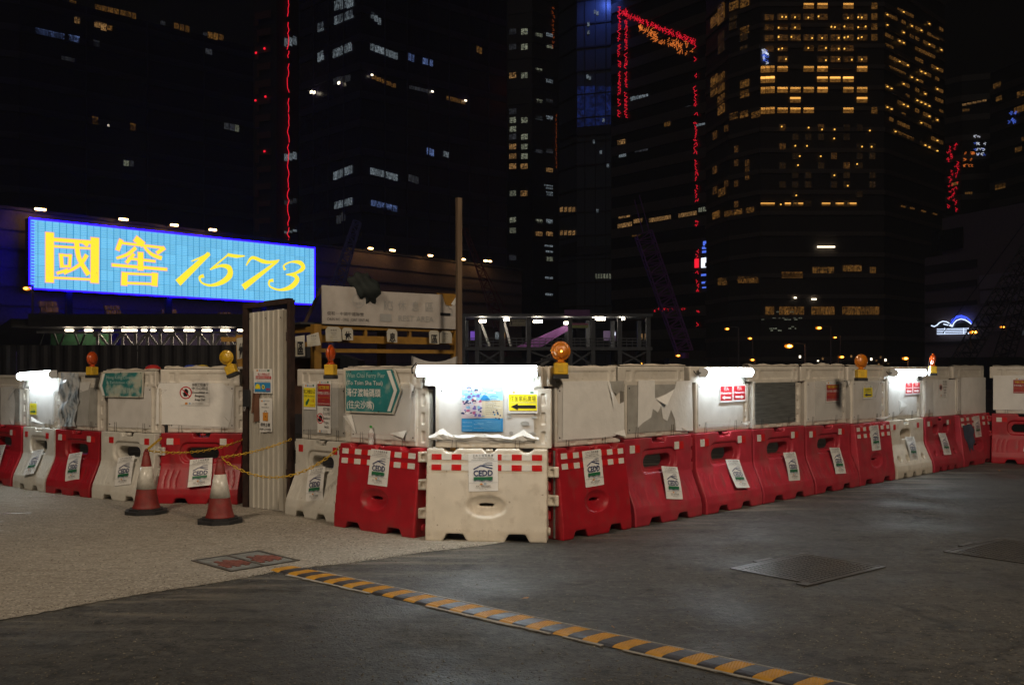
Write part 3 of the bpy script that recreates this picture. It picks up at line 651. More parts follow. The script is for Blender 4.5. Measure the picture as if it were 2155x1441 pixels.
beacon(1812,788,13.25, R(10), m_amber, 'round amber beacon above the small yellow arrow notice on the right', s=1.0)
beacon(1963,779,15.2, R(80), m_aorange, 'narrow orange beacon beside the farthest tube light', s=.95)

# ------------------------------------------------------------------ cones and chains
m_cone = mat('cone red', (.20,.016,.012), .6, var=.2, scale=9, dirt=(.12,.06,.045), dscale=8, damt=.7)
m_sleeve = mat('cone sleeve', (.62,.60,.54), .28, var=.12, scale=16, dirt=(.4,.36,.28), dscale=14, damt=.5, bump=.15, bscale=30)
def cone(px, py, h, label, rz):
    p = G(px,py); o = empty('traffic_cone', p, rz, label, 'cone', 'traffic cones before the gate')
    oc = [(.225,.10),(.10,.225),(-.10,.225),(-.225,.10),(-.225,-.10),(-.10,-.225),(.10,-.225),(.225,-.10)]
    b = MB(); b.prism(oc, .006, .045, m_black, axis='z'); b.prism([(x*.8,y*.8) for x,y in oc], .045, .065, m_black, axis='z'); b.build('base', o)
    r = lambda z: .145-(.145-.030)*(z-.065)/(h-.065)
    MB().lathe([(.155,.0655),(.150,.075),(r(.12),.12),(r(h*.43),h*.43),(r(h*.82),h*.82),(r(h-.05),h-.05),(.034,h-.045),(.036,h-.03),(.028,h)], 28, m_cone).build('cone_body', o, True)
    MB().lathe([(r(h*.40)+.003,h*.40),(r(h*.76)+.003,h*.76)], 28, m_sleeve).build('reflective_sleeve', o, True)
    MB().lathe([(.018,h),(.022,h+.012),(.008,h+.03)], 12, m_cone).build('chain_eye', o, True)
    return p + Vector((0,0,h+.01))
c1 = cone(308,1080,.71,'red traffic cone before the white barrier, joined to chain',.3)
c2 = cone(463,1100,.69,'red traffic cone standing nearest the corrugated gate',1.1)
m_chain = mat('yellow chain', (.58,.36,.02), .45, var=.15)
def chain(a, b, sag, label):
    a = Vector(a); b = Vector(b); L = (b-a).length; n = max(3, int(L*1.08/.040)); mb = MB()
    P = [a.lerp(b, k/n) - Vector((0,0,sag*4*(k/n)*(1-k/n))) for k in range(n+1)]
    for k in range(n):
        d = (P[k+1]-P[k]).normalized(); s_ = d.cross(Vector((0,0,1)) if abs(d.z)<.9 else Vector((0,1,0))).normalized(); u = s_.cross(d)
        w = s_ if k%2 else u; w = (w + (u if k%2 else s_)*.35).normalized(); c = (P[k]+P[k+1])/2; hl = (P[k+1]-P[k]).length*.66
        loop = [c + d*hl*math.cos(t)*1.0 + w*.0135*math.sin(t) for t in [2*math.pi*q/10 for q in range(11)]]
        mb.tube(loop, .0042, 5, m_chain, caps=False)
    return tag(mb.build('plastic_chain', smooth=True), label, 'chain')
jp = FR[3].w(BL/2*SCX[3]+.06,-.05,.80); chain(jp+Vector((.02,-.05,0)), c1, 0, 'short yellow chain dropping to the first cone from the barrier joint')
chain(c1, FR[4].w(BL/2*SCX[4]+.06,-.06,.80), .09, 'yellow chain slung from the first cone across the red barrier')
gR = G(598,1077); chain(c2, at(613,924,11.35), .03, 'upper yellow chain from the second cone across the gate')
chain(c2, FR[6].w(-BL/2-.06,-.06,.83), .27, 'lower sagging yellow chain from the second cone to the white barrier')

# ------------------------------------------------------------------ flat print placed by where it sits on a panel
class PP:
    def __init__(s, fr, y, name, box, label, cat, m=m_lam, group=None, sheet=True, rect=None):
        s.fr = fr; s.y = y; a = s.h(box[0],box[1]); b = s.h(box[2],box[3]); s.c = ((a[0]+b[0])/2,(a[1]+b[1])/2)
        s.o = D.objects.new(name, None) if not sheet else None
        w, hh = abs(b[0]-a[0]), abs(a[1]-b[1])
        me = MB().box(-w/2,w/2,-.0005,.001,-hh/2,hh/2,m).mesh(name) if sheet is True else sheet(s)
        s.o = D.objects.new(name, me); C.objects.link(s.o); s.o.location = fr.w(s.c[0], y, s.c[1]); s.o.rotation_euler = (0,0,fr.a); tag(s.o, label, cat, group)
        s.p = Print(-.0012)
    def h(s, px, py): return s.fr.hit(px, py, s.y)
    def l(s, px, py): x, z = s.h(px, py); return (x-s.c[0], z-s.c[1])
    def rect(s, x0, y0, x1, y1, m): a = s.l(x0,y1); b = s.l(x1,y0); s.p.rect(a[0],a[1],b[0],b[1],m)
    def poly(s, pts, m): s.p.poly([s.l(*q) for q in pts], m)
    def line(s, pts, w, m): k = abs(s.l(0,0)[1]-s.l(0,1)[1]); s.p.line([s.l(*q) for q in pts], w*k if not isinstance(w,list) else [v*k for v in w], m)
    def text(s, body, x0, yb, x1, cap, m, bold=0.):
        a = s.l(x0,yb); b = s.l(x1,yb); t = s.l(x0,yb-cap); s.p.text(body, a[0], a[1], t[1]-a[1], m, b[0]-a[0], 'l', bold)
    def ring(s, px, py, r, w, m): a = s.l(px,py); k = abs(a[1]-s.l(px,py+r)[1]); s.p.ring(a[0],a[1],k,k*w/r,m)
    def disc(s, px, py, r, m): a = s.l(px,py); k = abs(a[1]-s.l(px,py+r)[1]); s.p.disc(a[0],a[1],k,m)
    def done(s, name='print'): s.p.build(name, s.o); return s.o
NG = 'printed notices on the panels'
def tagline(P, x0, x1, y, hh=3.):
    w = x1-x0; P.rect(x0+w*.15,y-hh,x0+w*.24,y, i_or); P.disc(x0+w*.33,y-hh/2,hh*.5,i_blue); P.text('俊和-中國中鐵聯營', x0+w*.40,y,x0+w*.68,hh*.8,i_grey); P.rect(x0+w*.74,y-hh,x0+w*.86,y,i_green)
YN = -.070
def demolition(i, x0, y0, x1, y1, label, fr=None):
    P = PP(fr or PF[i], YN, 'demolition_notice', (x0,y0,x1,y1), label, 'notice', m_paper, NG); w = x1-x0; h = y1-y0
    hor = w > h
    if hor: cx, cy, r = x0+w*.20, y0+h*.45, h*.27; tx0, tx1 = x0+w*.42, x1-w*.03
    else: cx, cy, r = x0+w*.22, y0+h*.45, w*.40; tx0, tx1 = x0+w*.45, x1-w*.02
    P.poly([(cx-r*.30,cy+r*.6),(cx-r*.5,cy-.0*r),(cx-r*.28,cy-r*.05),(cx-r*.2,cy-r*.55),(cx,cy-r*.65),(cx+r*.22,cy-r*.55),(cx+r*.38,cy-r*.3),(cx+r*.35,cy+r*.25),(cx+r*.15,cy+r*.6)], i_black)
    P.ring(cx,cy,r,r*.17,i_red); P.line([(cx-r*.66,cy-r*.66),(cx+r*.66,cy+r*.66)], r*.15, i_red)
    for k,(b_,c_) in enumerate((('拆卸工程進行',.11),('中,小心勿近',.11),('Demolition in',.095),('Progress,',.10),('Keep Out!',.10))):
        sh = (0,0,0,.10,.10)[k]*w; P.text(b_, tx0+sh, y0+h*(.17+.155*k), tx1-sh, h*c_, i_black, .01 if k > 1 else 0)
    P.rect(x0+w*.18,y1-h*.13,x0+w*.26,y1-h*.05,i_or); P.ring(x0+w*.34,y1-h*.09,h*.035,h*.015,i_blue); P.text('俊和-中國中鐵聯營',x0+w*.42,y1-h*.09,x0+w*.78,h*.035,i_grey); P.text('CHUN WO - CRGL JOINT VENTURE',x0+w*.42,y1-h*.045,x0+w*.80,h*.03,i_grey)
    return P.done()
demolition(4,379,804,440,853,'white demolition notice with hand symbol on the panel beside the gate')
demolition(5,668,854,696,912,'tall white demolition notice below the dark red notice')
demolition(15,1976,799,1993,835,'small white demolition notice on the far right panel')
def rednotice(i, x0, y0, x1, y1, label):
    P = PP(PF[i], YN, 'red_notice', (x0,y0,x1,y1), label, 'notice', m_paper, NG); w = x1-x0; h = y1-y0
    tagline(P, x0, x1, y0+h*.09, h*.06); P.rect(x0+w*.03,y0+h*.13,x1-w*.03,y1-h*.03,i_dred)
    P.text('地盤工程進行期間', x0+w*.1,y0+h*.32,x1-w*.1,h*.11,i_yel); P.text('非本地盤人士請勿進入', x0+w*.05,y0+h*.53,x1-w*.05,h*.10,i_white); P.text('Work in progress Please', x0+w*.06,y0+h*.68,x1-w*.06,h*.055,i_or); P.text('keep', x0+w*.42,y0+h*.80,x1-w*.42,h*.05,i_or); P.text('Unauthorized entry is prohibited', x0+w*.06,y0+h*.92,x1-w*.06,h*.055,i_white)
    return P.done()
rednotice(5,668,801,696,854,'dark red no entry notice beside the yellow entrance notice')
rednotice(12,1738,803,1766,845,'dark red notice taped on wrinkled clear film')
rednotice(17,2131,795,2176,828,'dark red notice cut off by the right edge')
def yellow(i, x0, y0, x1, y1, label, kind):
    P = PP(PF[i], YN, 'yellow_notice', (x0,y0,x1,y1), label, 'notice', m_lam, NG); w = x1-x0; h = y1-y0
    tagline(P, x0, x1, y0+h*.11, h*.07); P.rect(x0+w*.03,y0+h*.16,x1-w*.03,y1-h*.12,i_yel)
    if kind == 'bauhinia':
        P.text('往金紫荊廣場', x0+w*.07,y0+h*.44,x1-w*.07,h*.19,i_black); P.text('TO GOLDEN BAUHINIA SQUARE', x0+w*.05,y0+h*.55,x1-w*.06,h*.065,i_grey)
        ym = y0+h*.71; P.poly([(x0+w*.10,ym),(x0+w*.33,ym-h*.14),(x0+w*.33,ym-h*.065),(x1-w*.07,ym-h*.065),(x1-w*.07,ym+h*.075),(x0+w*.33,ym+h*.075),(x0+w*.33,ym+h*.15)][::-1], i_black)
    elif kind == 'entrance':
        P.text('第二地盤出入口', x0+w*.05,y0+h*.36,x1-w*.05,h*.12,i_black,.01); P.text('CWEC Site Entrance', x0+w*.06,y0+h*.50,x1-w*.05,h*.07,i_green)
        P.poly([(x0+w*.20,y0+h*.84),(x0+w*.20,y0+h*.72),(x0+w*.42,y0+h*.56),(x0+w*.50,y0+h*.62),(x0+w*.34,y0+h*.80)], i_green); P.text('5 區', x0+w*.62,y0+h*.70,x0+w*.90,h*.10,i_or); P.text('Portion 5', x0+w*.55,y0+h*.84,x0+w*.93,h*.06,i_or)
    else:
        d = 1 if kind == 'right' else -1; P.text('出口' if kind == 'right' else '往廣場', x0+w*.2,y0+h*.40,x1-w*.2,h*.15,i_black); P.text('EXIT' if False else '地盤通道', x0+w*.15,y0+h*.55,x1-w*.15,h*.08,i_grey)
        cx = (x0+x1)/2; ym = y0+h*.70; m_ = i_green if d > 0 else i_navy
        q = [(cx+d*w*.38,ym),(cx+d*w*.08,ym-h*.12),(cx+d*w*.08,ym-h*.05),(cx-d*w*.36,ym-h*.05),(cx-d*w*.36,ym+h*.05),(cx+d*w*.08,ym+h*.05),(cx+d*w*.08,ym+h*.12)]; P.poly(q if d > 0 else q[::-1], m_)
    return P.done()
yellow(7,1069,822,1132,869,'yellow notice with long black arrow pointing away from the blue poster','bauhinia')
yellow(5,639,807,665,862,'yellow site entrance notice with green arrow beside the gate','entrance')
yellow(1,63,844,78,875,'small yellow notice with green arrow under the leftmost tube light','right')
yellow(13,1816,811,1836,839,'small crinkled yellow notice with dark arrow on the right','left')
def ped(i, x0, y0, x1, y1, d, label):
    P = PP(PF[i], YN, 'pedestrian_notice', (x0,y0,x1,y1), label, 'notice', m_paper, NG); w = x1-x0; h = y1-y0
    P.rect(x0+w*.04,y0+h*.03,x1-w*.04,y1-h*.08,i_red); P.text('行人', x0+w*.32,y0+h*.29,x1-w*.30,h*.19,i_white,.02); P.text('Pedestrian', x0+w*.10,y0+h*.52,x1-w*.10,h*.13,i_white,.03)
    cx = (x0+x1)/2; ym = y0+h*.73; q = [(cx+d*w*.36,ym),(cx+d*w*.12,ym-h*.14),(cx+d*w*.12,ym-h*.06),(cx-d*w*.34,ym-h*.06),(cx-d*w*.34,ym+h*.06),(cx+d*w*.12,ym+h*.06),(cx+d*w*.12,ym+h*.14)]
    P.poly(q if d > 0 else q[::-1], i_white); return P.done()
ped(10,1515,811,1541.5,846,-1,'red pedestrian notice with arrow towards the corner, of the nearer pair')
ped(10,1543,810,1569,844,1,'red pedestrian notice with arrow away from the corner, of the nearer pair')
ped(14,1905,804,1920,830,-1,'red pedestrian notice with arrow towards the corner, of the farther pair')
ped(14,1921,804,1936,829,1,'red pedestrian notice with arrow away from the corner, of the farther pair')
# blue event poster
P = PP(PF[7], YN, 'event_poster', (971,813,1059,908), 'wrinkled blue poster with a collage of people under the brightest tube', 'poster', m_lam)
P.rect(971.5,814,1058.5,842,i_lblue); P.rect(971.5,842,1058.5,882,i_sand); P.rect(971.5,880,1058.5,907.5,i_blue)
P.poly([(1010,842),(1021,826),(1032,842)],i_blue); P.rect(972,843,1014,880,i_skin)
rp = random.Random(4)
for k in range(34): y = rp.uniform(816,905); x = rp.uniform(972,1040); P.line([(x,y),(x+6,y-rp.uniform(-1.5,2)),(x+rp.uniform(10,18),y+rp.uniform(-1,2))], rp.uniform(.5,1.6), rp.choice((i_lblue,i_white,i_blue,i_sand) if y < 880 else (i_lblue,i_blue,i_teal)))
for k in range(60):
    x = rp.uniform(974,1013); y = rp.uniform(818,876); r = rp.uniform(1.5,4.5); P.poly([(x+r*rp.uniform(.6,1.6)*math.cos(a), y-r*rp.uniform(.5,1.2)*math.sin(a)) for a in [q*.9 for q in range(7)]], rp.choice((i_viol,i_skin,i_white,i_navy,i_mag,i_lblue,i_viol)))
for x,y in ((989,818),(1004,823),(985,850),(1000,846)): P.disc(x,y,4.2,i_skin); P.poly([(x-4.4,y),(x-3.5,y-4),(x,y-5),(x+3.5,y-4),(x+4.4,y),(x,y-2.5)][::-1],i_navy)
for k in range(9): P.text('Enhancing Harbour' if k%2 else 'Leisure & Festival', 1024, 840+k*3.8, 1024+rp.uniform(20,30), 2.2, rp.choice((i_navy,i_black)))
for k in range(14): P.disc(rp.uniform(1037,1057), rp.uniform(862,884), rp.uniform(.8,2.), rp.choice((i_navy,i_blue,i_white)))
for k in range(5): P.text('Wanchai promenade events', 976+(k%2)*24, 888+k*4, 996+(k%2)*24, 1.6, i_white)
for k in range(8): y = 884+k*2.6; P.line([(1000+k*3,y),(1020+k*2,y-1.5),(1056,y+1)], .6, i_lblue)
P.done()
wr = P.o
# torn hanging poster
b = MB(); a0 = PF[2].hit(146,784,-.09); n = 16; q = 6
mp = mat('torn poster print', (.30,.36,.42), .22, var=.9, scale=16, dirt=(.62,.64,.65), dscale=9, dlo=.45, dhi=.6, stretch=(1,1,.45), coat=.3)
for j in range(n+1):
    x0,z = PF[2].hit(128 - 3*(j/n) + random.uniform(-1,1), 784+112*j/n, -.09); x1,_ = PF[2].hit(166 - (8 if j > 9 else 1)*(j/n) + random.uniform(-1.5,1.5), 784+112*j/n, -.09)
    for i in range(q+1): f = i/q; b.v.append((x0+(x1-x0)*f-a0[0], .018*math.sin(j*.9+f*5)+.012*math.sin(f*9), z-a0[1]+random.uniform(-.004,.004)))
    if j: k = (q+1)*(j-1); b.f += [(k+i,k+i+1,k+i+q+2,k+i+q+1) for i in range(q)]; b.m += [0]*q
b.mats = [mp]; o = b.build('torn_poster', smooth=True, fix=False); o.location = PF[2].w(a0[0],-.095,a0[1]); o.rotation_euler = (0,0,PF[2].a); tag(o,'crumpled blue and white poster hanging in a torn strip','poster')
# direction signs
m_teal = mat('teal sign face', (.030,.22,.23), .35, var=.1, dirt=(.30,.38,.34), dscale=7, dlo=.56, dhi=.72, damt=.7)
m_tealw = mat('worn teal sign face', (.030,.20,.20), .28, var=.15, dirt=(.52,.52,.42), dscale=5, dlo=.48, dhi=.60, damt=.85, coat=.3)
m_sgw = mat('sign border', (.55,.53,.45), .4, var=.1, dirt=(.22,.14,.08), dscale=20, dlo=.6, damt=.7)
def dirsign(i, poly, inner, face, label):
    xs = [p[0] for p in poly]; ys = [p[1] for p in poly]
    def mk(s): return MB().prism([s.l(*p) for p in poly][::-1], -.002, .008, m_sgw).mesh('direction_sign')
    P = PP(PF[i], -.082, 'direction_sign', (min(xs),min(ys),max(xs),max(ys)), label, 'sign', sheet=mk)
    P.p.y = -.003; P.poly(inner[::-1], face); P.done('sign_face'); P.p = Print(-.0055); return P
P = dirsign(6, [(726,778),(829,774),(845,822),(828,871),(727,867)], [(728,780),(826,777),(842,822),(825,868),(729,864)], m_teal, 'teal ferry pier direction sign pointing to the corner')
P.text('Wan Chai Ferry Pier',730,794,811,10,i_wink); P.text('(To Tsim Sha Tsui)',730,809,806,9,i_white); P.text('灣仔渡輪碼頭',730,832,802,13,i_white,.01); P.text('(往尖沙嘴)',731,857,788,13,i_white,.01)
P.poly([(815,780),(823,779),(837,821),(823,865),(816,865),(830,822)], i_white)
for x,y in ((739,782),(783,781),(829,782),(740,864),(798,866),(826,865)): P.disc(x,y,1.6,i_black)
P.done('lettering')
P = dirsign(3, [(207.5,811),(215,783),(302,781.5),(300,836.5),(216,835)], [(209.5,811),(216.5,785),(300,783.5),(298,834),(217,833)], m_tealw, 'worn teal convention centre sign pointing away from the gate')
P.text('Hong Kong Convention',225,797,294,7,i_wink); P.text('& Exhibition Centre',225,807,290,6,i_wink); P.text('香港會議展覽中心',224,826,293,9,i_wink)
P.poly([(211,811),(217,786),(222,786),(216,811),(222,832),(217,832)], i_white)
for x,y in ((226,786),(255,784),(297,785),(223,834),(252,834),(294,834)): P.disc(x,y,1.2,i_black)
P.done('lettering')

# ------------------------------------------------------------------ corrugated gate
gl, gr_ = G(525,1068), G(598,1077); gd = gr_-gl; ga = math.atan2(gd.y,gd.x); gw = gd.length; GF = Fr((gl+gr_)/2, ga)
gate = empty('site_gate', GF.o, ga, 'tall cream corrugated metal gate in a rusty frame', 'gate')
m_corr = mat('cream corrugated steel', (.50,.475,.41), .42, .1, var=.08, dirt=(.30,.24,.17), dscale=4, dlo=.5, dhi=.8, stretch=(1,1,.3), damt=.5)
b = MB(); zt = 2.31; prof_ = []
for k in range(7):
    x = -gw/2 + gw*k/7; s_ = gw/7; prof_ += [(x,0),(x+s_*.70,0),(x+s_*.80,-.014),(x+s_*.92,-.014)]
prof_.append((gw/2,0)); N = len(prof_)
b.add([(x,y,z+(.03*(x+gw/2)/gw if z > 1 else 0)) for z in (.01,zt) for x,y in prof_] + [(x,y+.004,z+(.03*(x+gw/2)/gw if z > 1 else 0)) for z in (.01,zt) for x,y in prof_], [(j,j+1,j+1+N,j+N) for j in range(N-1)] + [(2*N+j+N,2*N+j+1+N,2*N+j+1,2*N+j) for j in range(N-1)], m_corr)
b.build('corrugated_sheet', gate, fix=False)
MB().box(gw/2+.012,gw/2+.06,-.02,.05,.01,2.33,mat('gate edge',(.28,.25,.2),.5)).build('door_edge', gate)
MB().box(gw/2+.075,gw/2+.125,-.02,.05,0,2.44,m_rust).build('post', gate); MB().box(-gw/2-.10,-gw/2-.02,-.02,.06,0,2.36,m_rust).build('post', gate)
MB().prism([(-gw/2-.10,2.361),(gw/2+.084,2.40),(gw/2+.084,2.46),(-gw/2-.10,2.42)], -.02,.06,m_rust).build('header', gate)
for z in (2.02,.45): MB().tube([(gw/2+.07,-.01,z-.05),(gw/2+.07,-.01,z+.05)], .018, 8, m_rust).build('hinge', gate)
for (x0,x1,z0,z1) in ((-.20,-.10,1.02,1.62),(-.24,-.20,1.12,1.45)): MB().prism([(x0,z0),(x1,z0+.02),(x1-.005,z1-.03),(x0+.03,z1)], -.024,-.017,m_brown).build('patch', gate)
MB().box(-gw/2-.05,-gw/2+.03,-.055,-.018,1.20,1.40,m_dark).build('lock_box', gate)
MB().tube([(-gw/2-.02,-.06,1.20),(-gw/2-.02,-.075,1.15),(-gw/2+.005,-.075,1.15),(-gw/2+.005,-.06,1.20)], .006, 6, m_steel).build('shackle', gate)
for x in (-.28,0,.26): MB().lathe([(.008,0),(.006,.004)],8,m_dark,Matrix.Translation((x,-.016,2.24)) @ Matrix.Rotation(R(90),4,'X')).build('screw', gate)
P = PP(GF, -.024, 'helmet_notice', (534,776,573,828), 'glossy notice with yellow helmet picture on the corrugated gate', 'notice', m_lam, NG); tagline(P,534,573,781,3); P.text('進入地盤必須',543,789,568,4,i_red); P.rect(539,791,571,797,i_red); P.text('佩戴安全帽及反光衣',540,796.5,570,4,i_white); P.text('Safety helmet must be worn',541,803,569,2,i_black)
P.rect(537,805,570,824,i_blue); P.poly([(538,818),(538.5,811),(542,807.5),(546,808),(548.5,813),(549,818)][::-1],i_yel); P.disc(555,814,4.5,i_yel); P.disc(555,814,2,i_navy); P.rect(561,817,569,819,i_red); P.rect(561,820.5,569,822,i_red); P.done()
def cut_sheet(px): 
    return lambda s: MB().prism([s.l(*q) for q in px][::-1], -.0005, .002, m_paper).mesh('sheet')
P = PP(GF, -.024, 'lock_notice', (545,837,573,908), 'white keep locked notice with padlock picture on the gate', 'notice', m_paper, NG, sheet=cut_sheet([(546,838),(570,837),(573,840),(573,908),(547,909)]))
P.rect(550,842,553,845,i_or); P.disc(556,843.5,1.7,i_blue); P.text('俊和-中國中鐵聯營',558,844,568,2,i_grey); P.text('強制',557,852,562,3.5,i_black); P.text('MANDATORY',551,858,567,2.5,i_black); P.ring(559.5,868,5,1.5,i_grey); P.rect(554,868,564.5,885,i_or); P.disc(559.5,876,1.3,i_black); P.text('保持上鎖',549,896,569,6,i_black,.01); P.text('KEEP LOCKED',548,904,571,4,i_black,.01); P.done()

# ------------------------------------------------------------------ rest area shelter behind the panels
m_ysteel = mat('yellow ochre steel', (.30,.155,.018), .55, .1, var=.2, scale=6, dirt=(.09,.045,.015), dscale=6, damt=.7)
sl_, sr_ = at(678,690,12.6), at(965,690,14.0); sd = sr_-sl_; sd.z = 0; SA = math.atan2(sd.y,sd.x); so_ = (sl_+sr_)/2; so_.z = 0; SF = Fr(so_, SA); sw = sd.length
sh_ = empty('rest_shelter', SF.o, SA, 'ochre steel rest shelter frame behind the panels', 'shelter')
zb = 2.19
def zz(px, py): return SF.hit(px,py,0)[1]
for x in (-sw/2-.06, sw/2-.02):
    for y in (0, 1.9): MB().box(x-.05,x+.05,y-.05+.05,y+.05+.05,0,zb+.02,m_ysteel).build('post', sh_)
for z0,z1,d in ((2.155,2.20,.0),(1.98,2.075,.0),(1.855,1.905,.0)): MB().box(-sw/2-.008,sw/2-.072,.02+d,.08+d,z0,z1,m_ysteel).build('beam', sh_)
for x in (-.42,.28): MB().box(x-.02,x+.02,.025,.075,2.076,2.154,m_ysteel).build('spacer', sh_)
for z0,z1 in ((2.11,2.18),(1.93,1.99)): MB().box(-sw/2-.10,-sw/2-.02,.102,1.897,z0,z1,m_ysteel).build('side_beam', sh_)
MB().box(-sw/2-.2,sw/2+.1,.2,2.1,2.215,2.24,m_dark).build('roof_sheet', sh_)
MB().box(-sw/2,sw/2-.9,1.7,1.74,1.0,1.80,mat('brown plywood',(.10,.045,.025),.7,var=.3)).build('back_sheet', sh_)
(lambda a,b: MB().bar((a[0],.3,a[1]),(b[0],.3,b[1]),.035,.035,m_rust).build('brace', sh_))(SF.hit(640,683,.3),SF.hit(676,606,.3))
# sign board on the shelter
ply = [(677,600),(790,607),(795,613),(930,620),(937,641),(950,645),(962,634),(966,693),(678.5,681)]
def mk(s): return MB().prism([s.l(*p) for p in ply][::-1], -.003, .012, mat('grimy white sign sheet',(.42,.39,.36),.5,var=.12,scale=3,dirt=(.28,.24,.20),dscale=4,damt=.6)).mesh('rest_area_sign')
P = PP(SF, -.03, 'rest_area_sign', (677,600,966,693), 'grimy white rest area sign with torn corner and smoking symbol', 'sign', sheet=mk)
P.p.y = -.004
P.text('俊和－中國中鐵聯營',688,662,765,6,i_black); P.text('CHUN WO - CRGL  JOINT VENTURE',688,674,776,6,i_black)
P.ring(754,633,15,2,i_fgrey); P.text('CREC',742,641,766,6,i_fgrey); P.text('休',837,651,854,16,i_fgrey); P.text('息',866,653,881,16,i_fgrey); P.text('區',895,654,911,16,i_fgrey); P.text('REST AREA',838,675,912,12,i_fgrey); P.rect(799,661,823,676,i_fgrey); P.text('RCS',808,652,826,20,i_fgrey)
P.rect(925.5,659,947,664,i_black); P.rect(947.6,659.5,951,664.5,i_grey); P.line([(950.5,658.5),(950,651),(944,649),(943,644),(937.5,643),(936,638),(938,635)],[1.2]*7,i_black); P.done()
MB().prism([(a-P.c[0],b_-P.c[1]) for a,b_ in [SF.hit(*q,-.03) for q in ((920,616),(964,619),(965,640),(955,648),(938,644))]][::-1], .013,.03,m_ysteel).build('backing_board', P.o)
fl = [SF.hit(*q,-.05) for q in ((950,640),(955,630),(962,622),(964,626),(957,643))]; MB().add([(a-P.c[0],-.01-.02*(k%2),b_-P.c[1]) for k,(a,b_) in enumerate(fl)],[(0,1,2,3,4)],m_filmw).build('torn_flap', P.o, fix=False)
# hanging plates
def plate(px, txt, label, fr=SF, y=-.07, film_=True, yel_=False):
    xs = [q[0] for q in px]; ys = [q[1] for q in px]; x0,x1,y0,y1 = min(xs),max(xs),min(ys),max(ys); w=x1-x0; h=y1-y0
    P = PP(fr, y, 'hanging_plate', (x0,y0,x1,y1), label, 'plate', sheet=lambda s: MB().prism([s.l(*q) for q in px][::-1], -.001,.003,mat('plate card',(.46,.44,.38),.3,var=.1,dirt=(.36,.29,.10),dscale=9,damt=.5,coat=.3)).mesh('plate'), group='hanging plates on the rest shelter')
    if len(txt) == 1: P.text(txt, x0+w*.22,y1-h*.12,x1-w*.15,h*.50,i_black,.03)
    else:
        P.text('休息亭',x0+w*.3,y0+h*.30,x1-w*.3,h*.10,i_black); P.text('Resting',x0+w*.33,y0+h*.45,x1-w*.33,h*.06,i_black); P.text('Kiosk',x0+w*.38,y0+h*.57,x1-w*.38,h*.06,i_black); P.text('請勿吸煙',x0+w*.3,y0+h*.74,x1-w*.3,h*.08,i_grey); P.text('No Smoking',x0+w*.15,y0+h*.92,x1-w*.15,h*.08,i_grey)
    P.done()
plate([(685,694),(690,687),(712,688),(718,694),(719,718),(686,718)],'xx','white kiosk notice plate hung at the near end of the sign')
plate([(720,694),(724,689),(739,690),(743,695),(743,716),(721,715)],'休','plate lettered with the first character, right after the near notice plate')
plate([(814,697),(818,692),(832,693),(836,698),(836,721),(815,719)],'息','plate lettered with the middle character under the rest area sign')
plate([(903,699),(907,695),(921,696),(924,700),(924,724),(904,722)],'區','plate lettered with the last character under the smoking symbol')
plate([(926,701),(931,696),(947,697),(951,703),(951,722),(926,722)],'xx','white kiosk notice plate hung beside the timber pole')
SL = Fr(SF.w(-sw/2-.06,0,0), R(-10))
plate([(621.5,708),(641,705),(642,749),(622,750)],'區','crinkled plate with a character hung beside the gate post',SL,-.12)
plate([(645,706),(670,699),(675,726),(647,730)],'xx','crumpled notice plate tilted beside the ochre corner post',SL,-.12)
plate([(498,712),(516,708),(517,752),(499,756)],'休','crinkled plate with a character hung behind the gate',Fr(at(508,730,12.6),R(-10)),0)
# ochre stub the last plate hangs from
o = empty('ochre_post', at(506,772,12.75)*1, 0, 'short ochre post with cross arm behind the gate', 'post'); o.location.z = 0
MB().box(-.045,.045,-.04,.04,0,2.08,m_ysteel).build('upright', o); MB().box(-.22,.30,-.10,-.042,1.99,2.05,m_ysteel).build('cross_arm', o)
# timber pole
m_wood = mat('weathered timber', (.125,.080,.045), .75, var=.3, scale=5, dirt=(.055,.033,.018), dscale=4, damt=.6, stretch=(6,6,.35), bump=.3, bscale=20)
tp = at(966,HY,13.35); tp.z = 0; o = MB().box(-.034,.034,-.03,.03,0,3.93,m_wood).build('timber_pole'); o.location = tp; o.rotation_euler = (R(.3),R(-.2),R(30)); tag(o,'tall square timber pole rising beside the rest area sign','pole')
# dark bundled sheet on the sign
b = MB(); n, k = 22, 14
for j in range(k+1):
    for i in range(n):
        t = math.pi*j/k; a = 2*math.pi*i/n; r = 1+.16*math.sin(3*a+j*.7)+.12*math.sin(5*a-j)+random.uniform(-.05,.05)
        b.v.append((.22*r*math.sin(t)*math.cos(a)*(1.05 if j < 8 else 1)+.04*math.cos(t)*-1, .13*r*math.sin(t)*math.sin(a), .15*r*math.cos(t)-(.04 if math.cos(a) > .3 and j > 8 else 0)))
for j in range(k):
    for i in range(n): b.f.append((j*n+i,(j+1)*n+i,(j+1)*n+(i+1)%n,j*n+(i+1)%n)); b.m.append(0)
b.mats = [mat('dark green sheeting',(.008,.013,.011),.8,var=.3,bump=.5,bscale=14)]; o = b.build('bundled_sheeting', smooth=True); hx, hz = SF.hit(772,605,-.05); o.location = SF.w(hx,-.0,hz); o.rotation_euler = (0,R(22),SA); tag(o,'dark bundled sheeting slumped over the rest area sign','bundle')
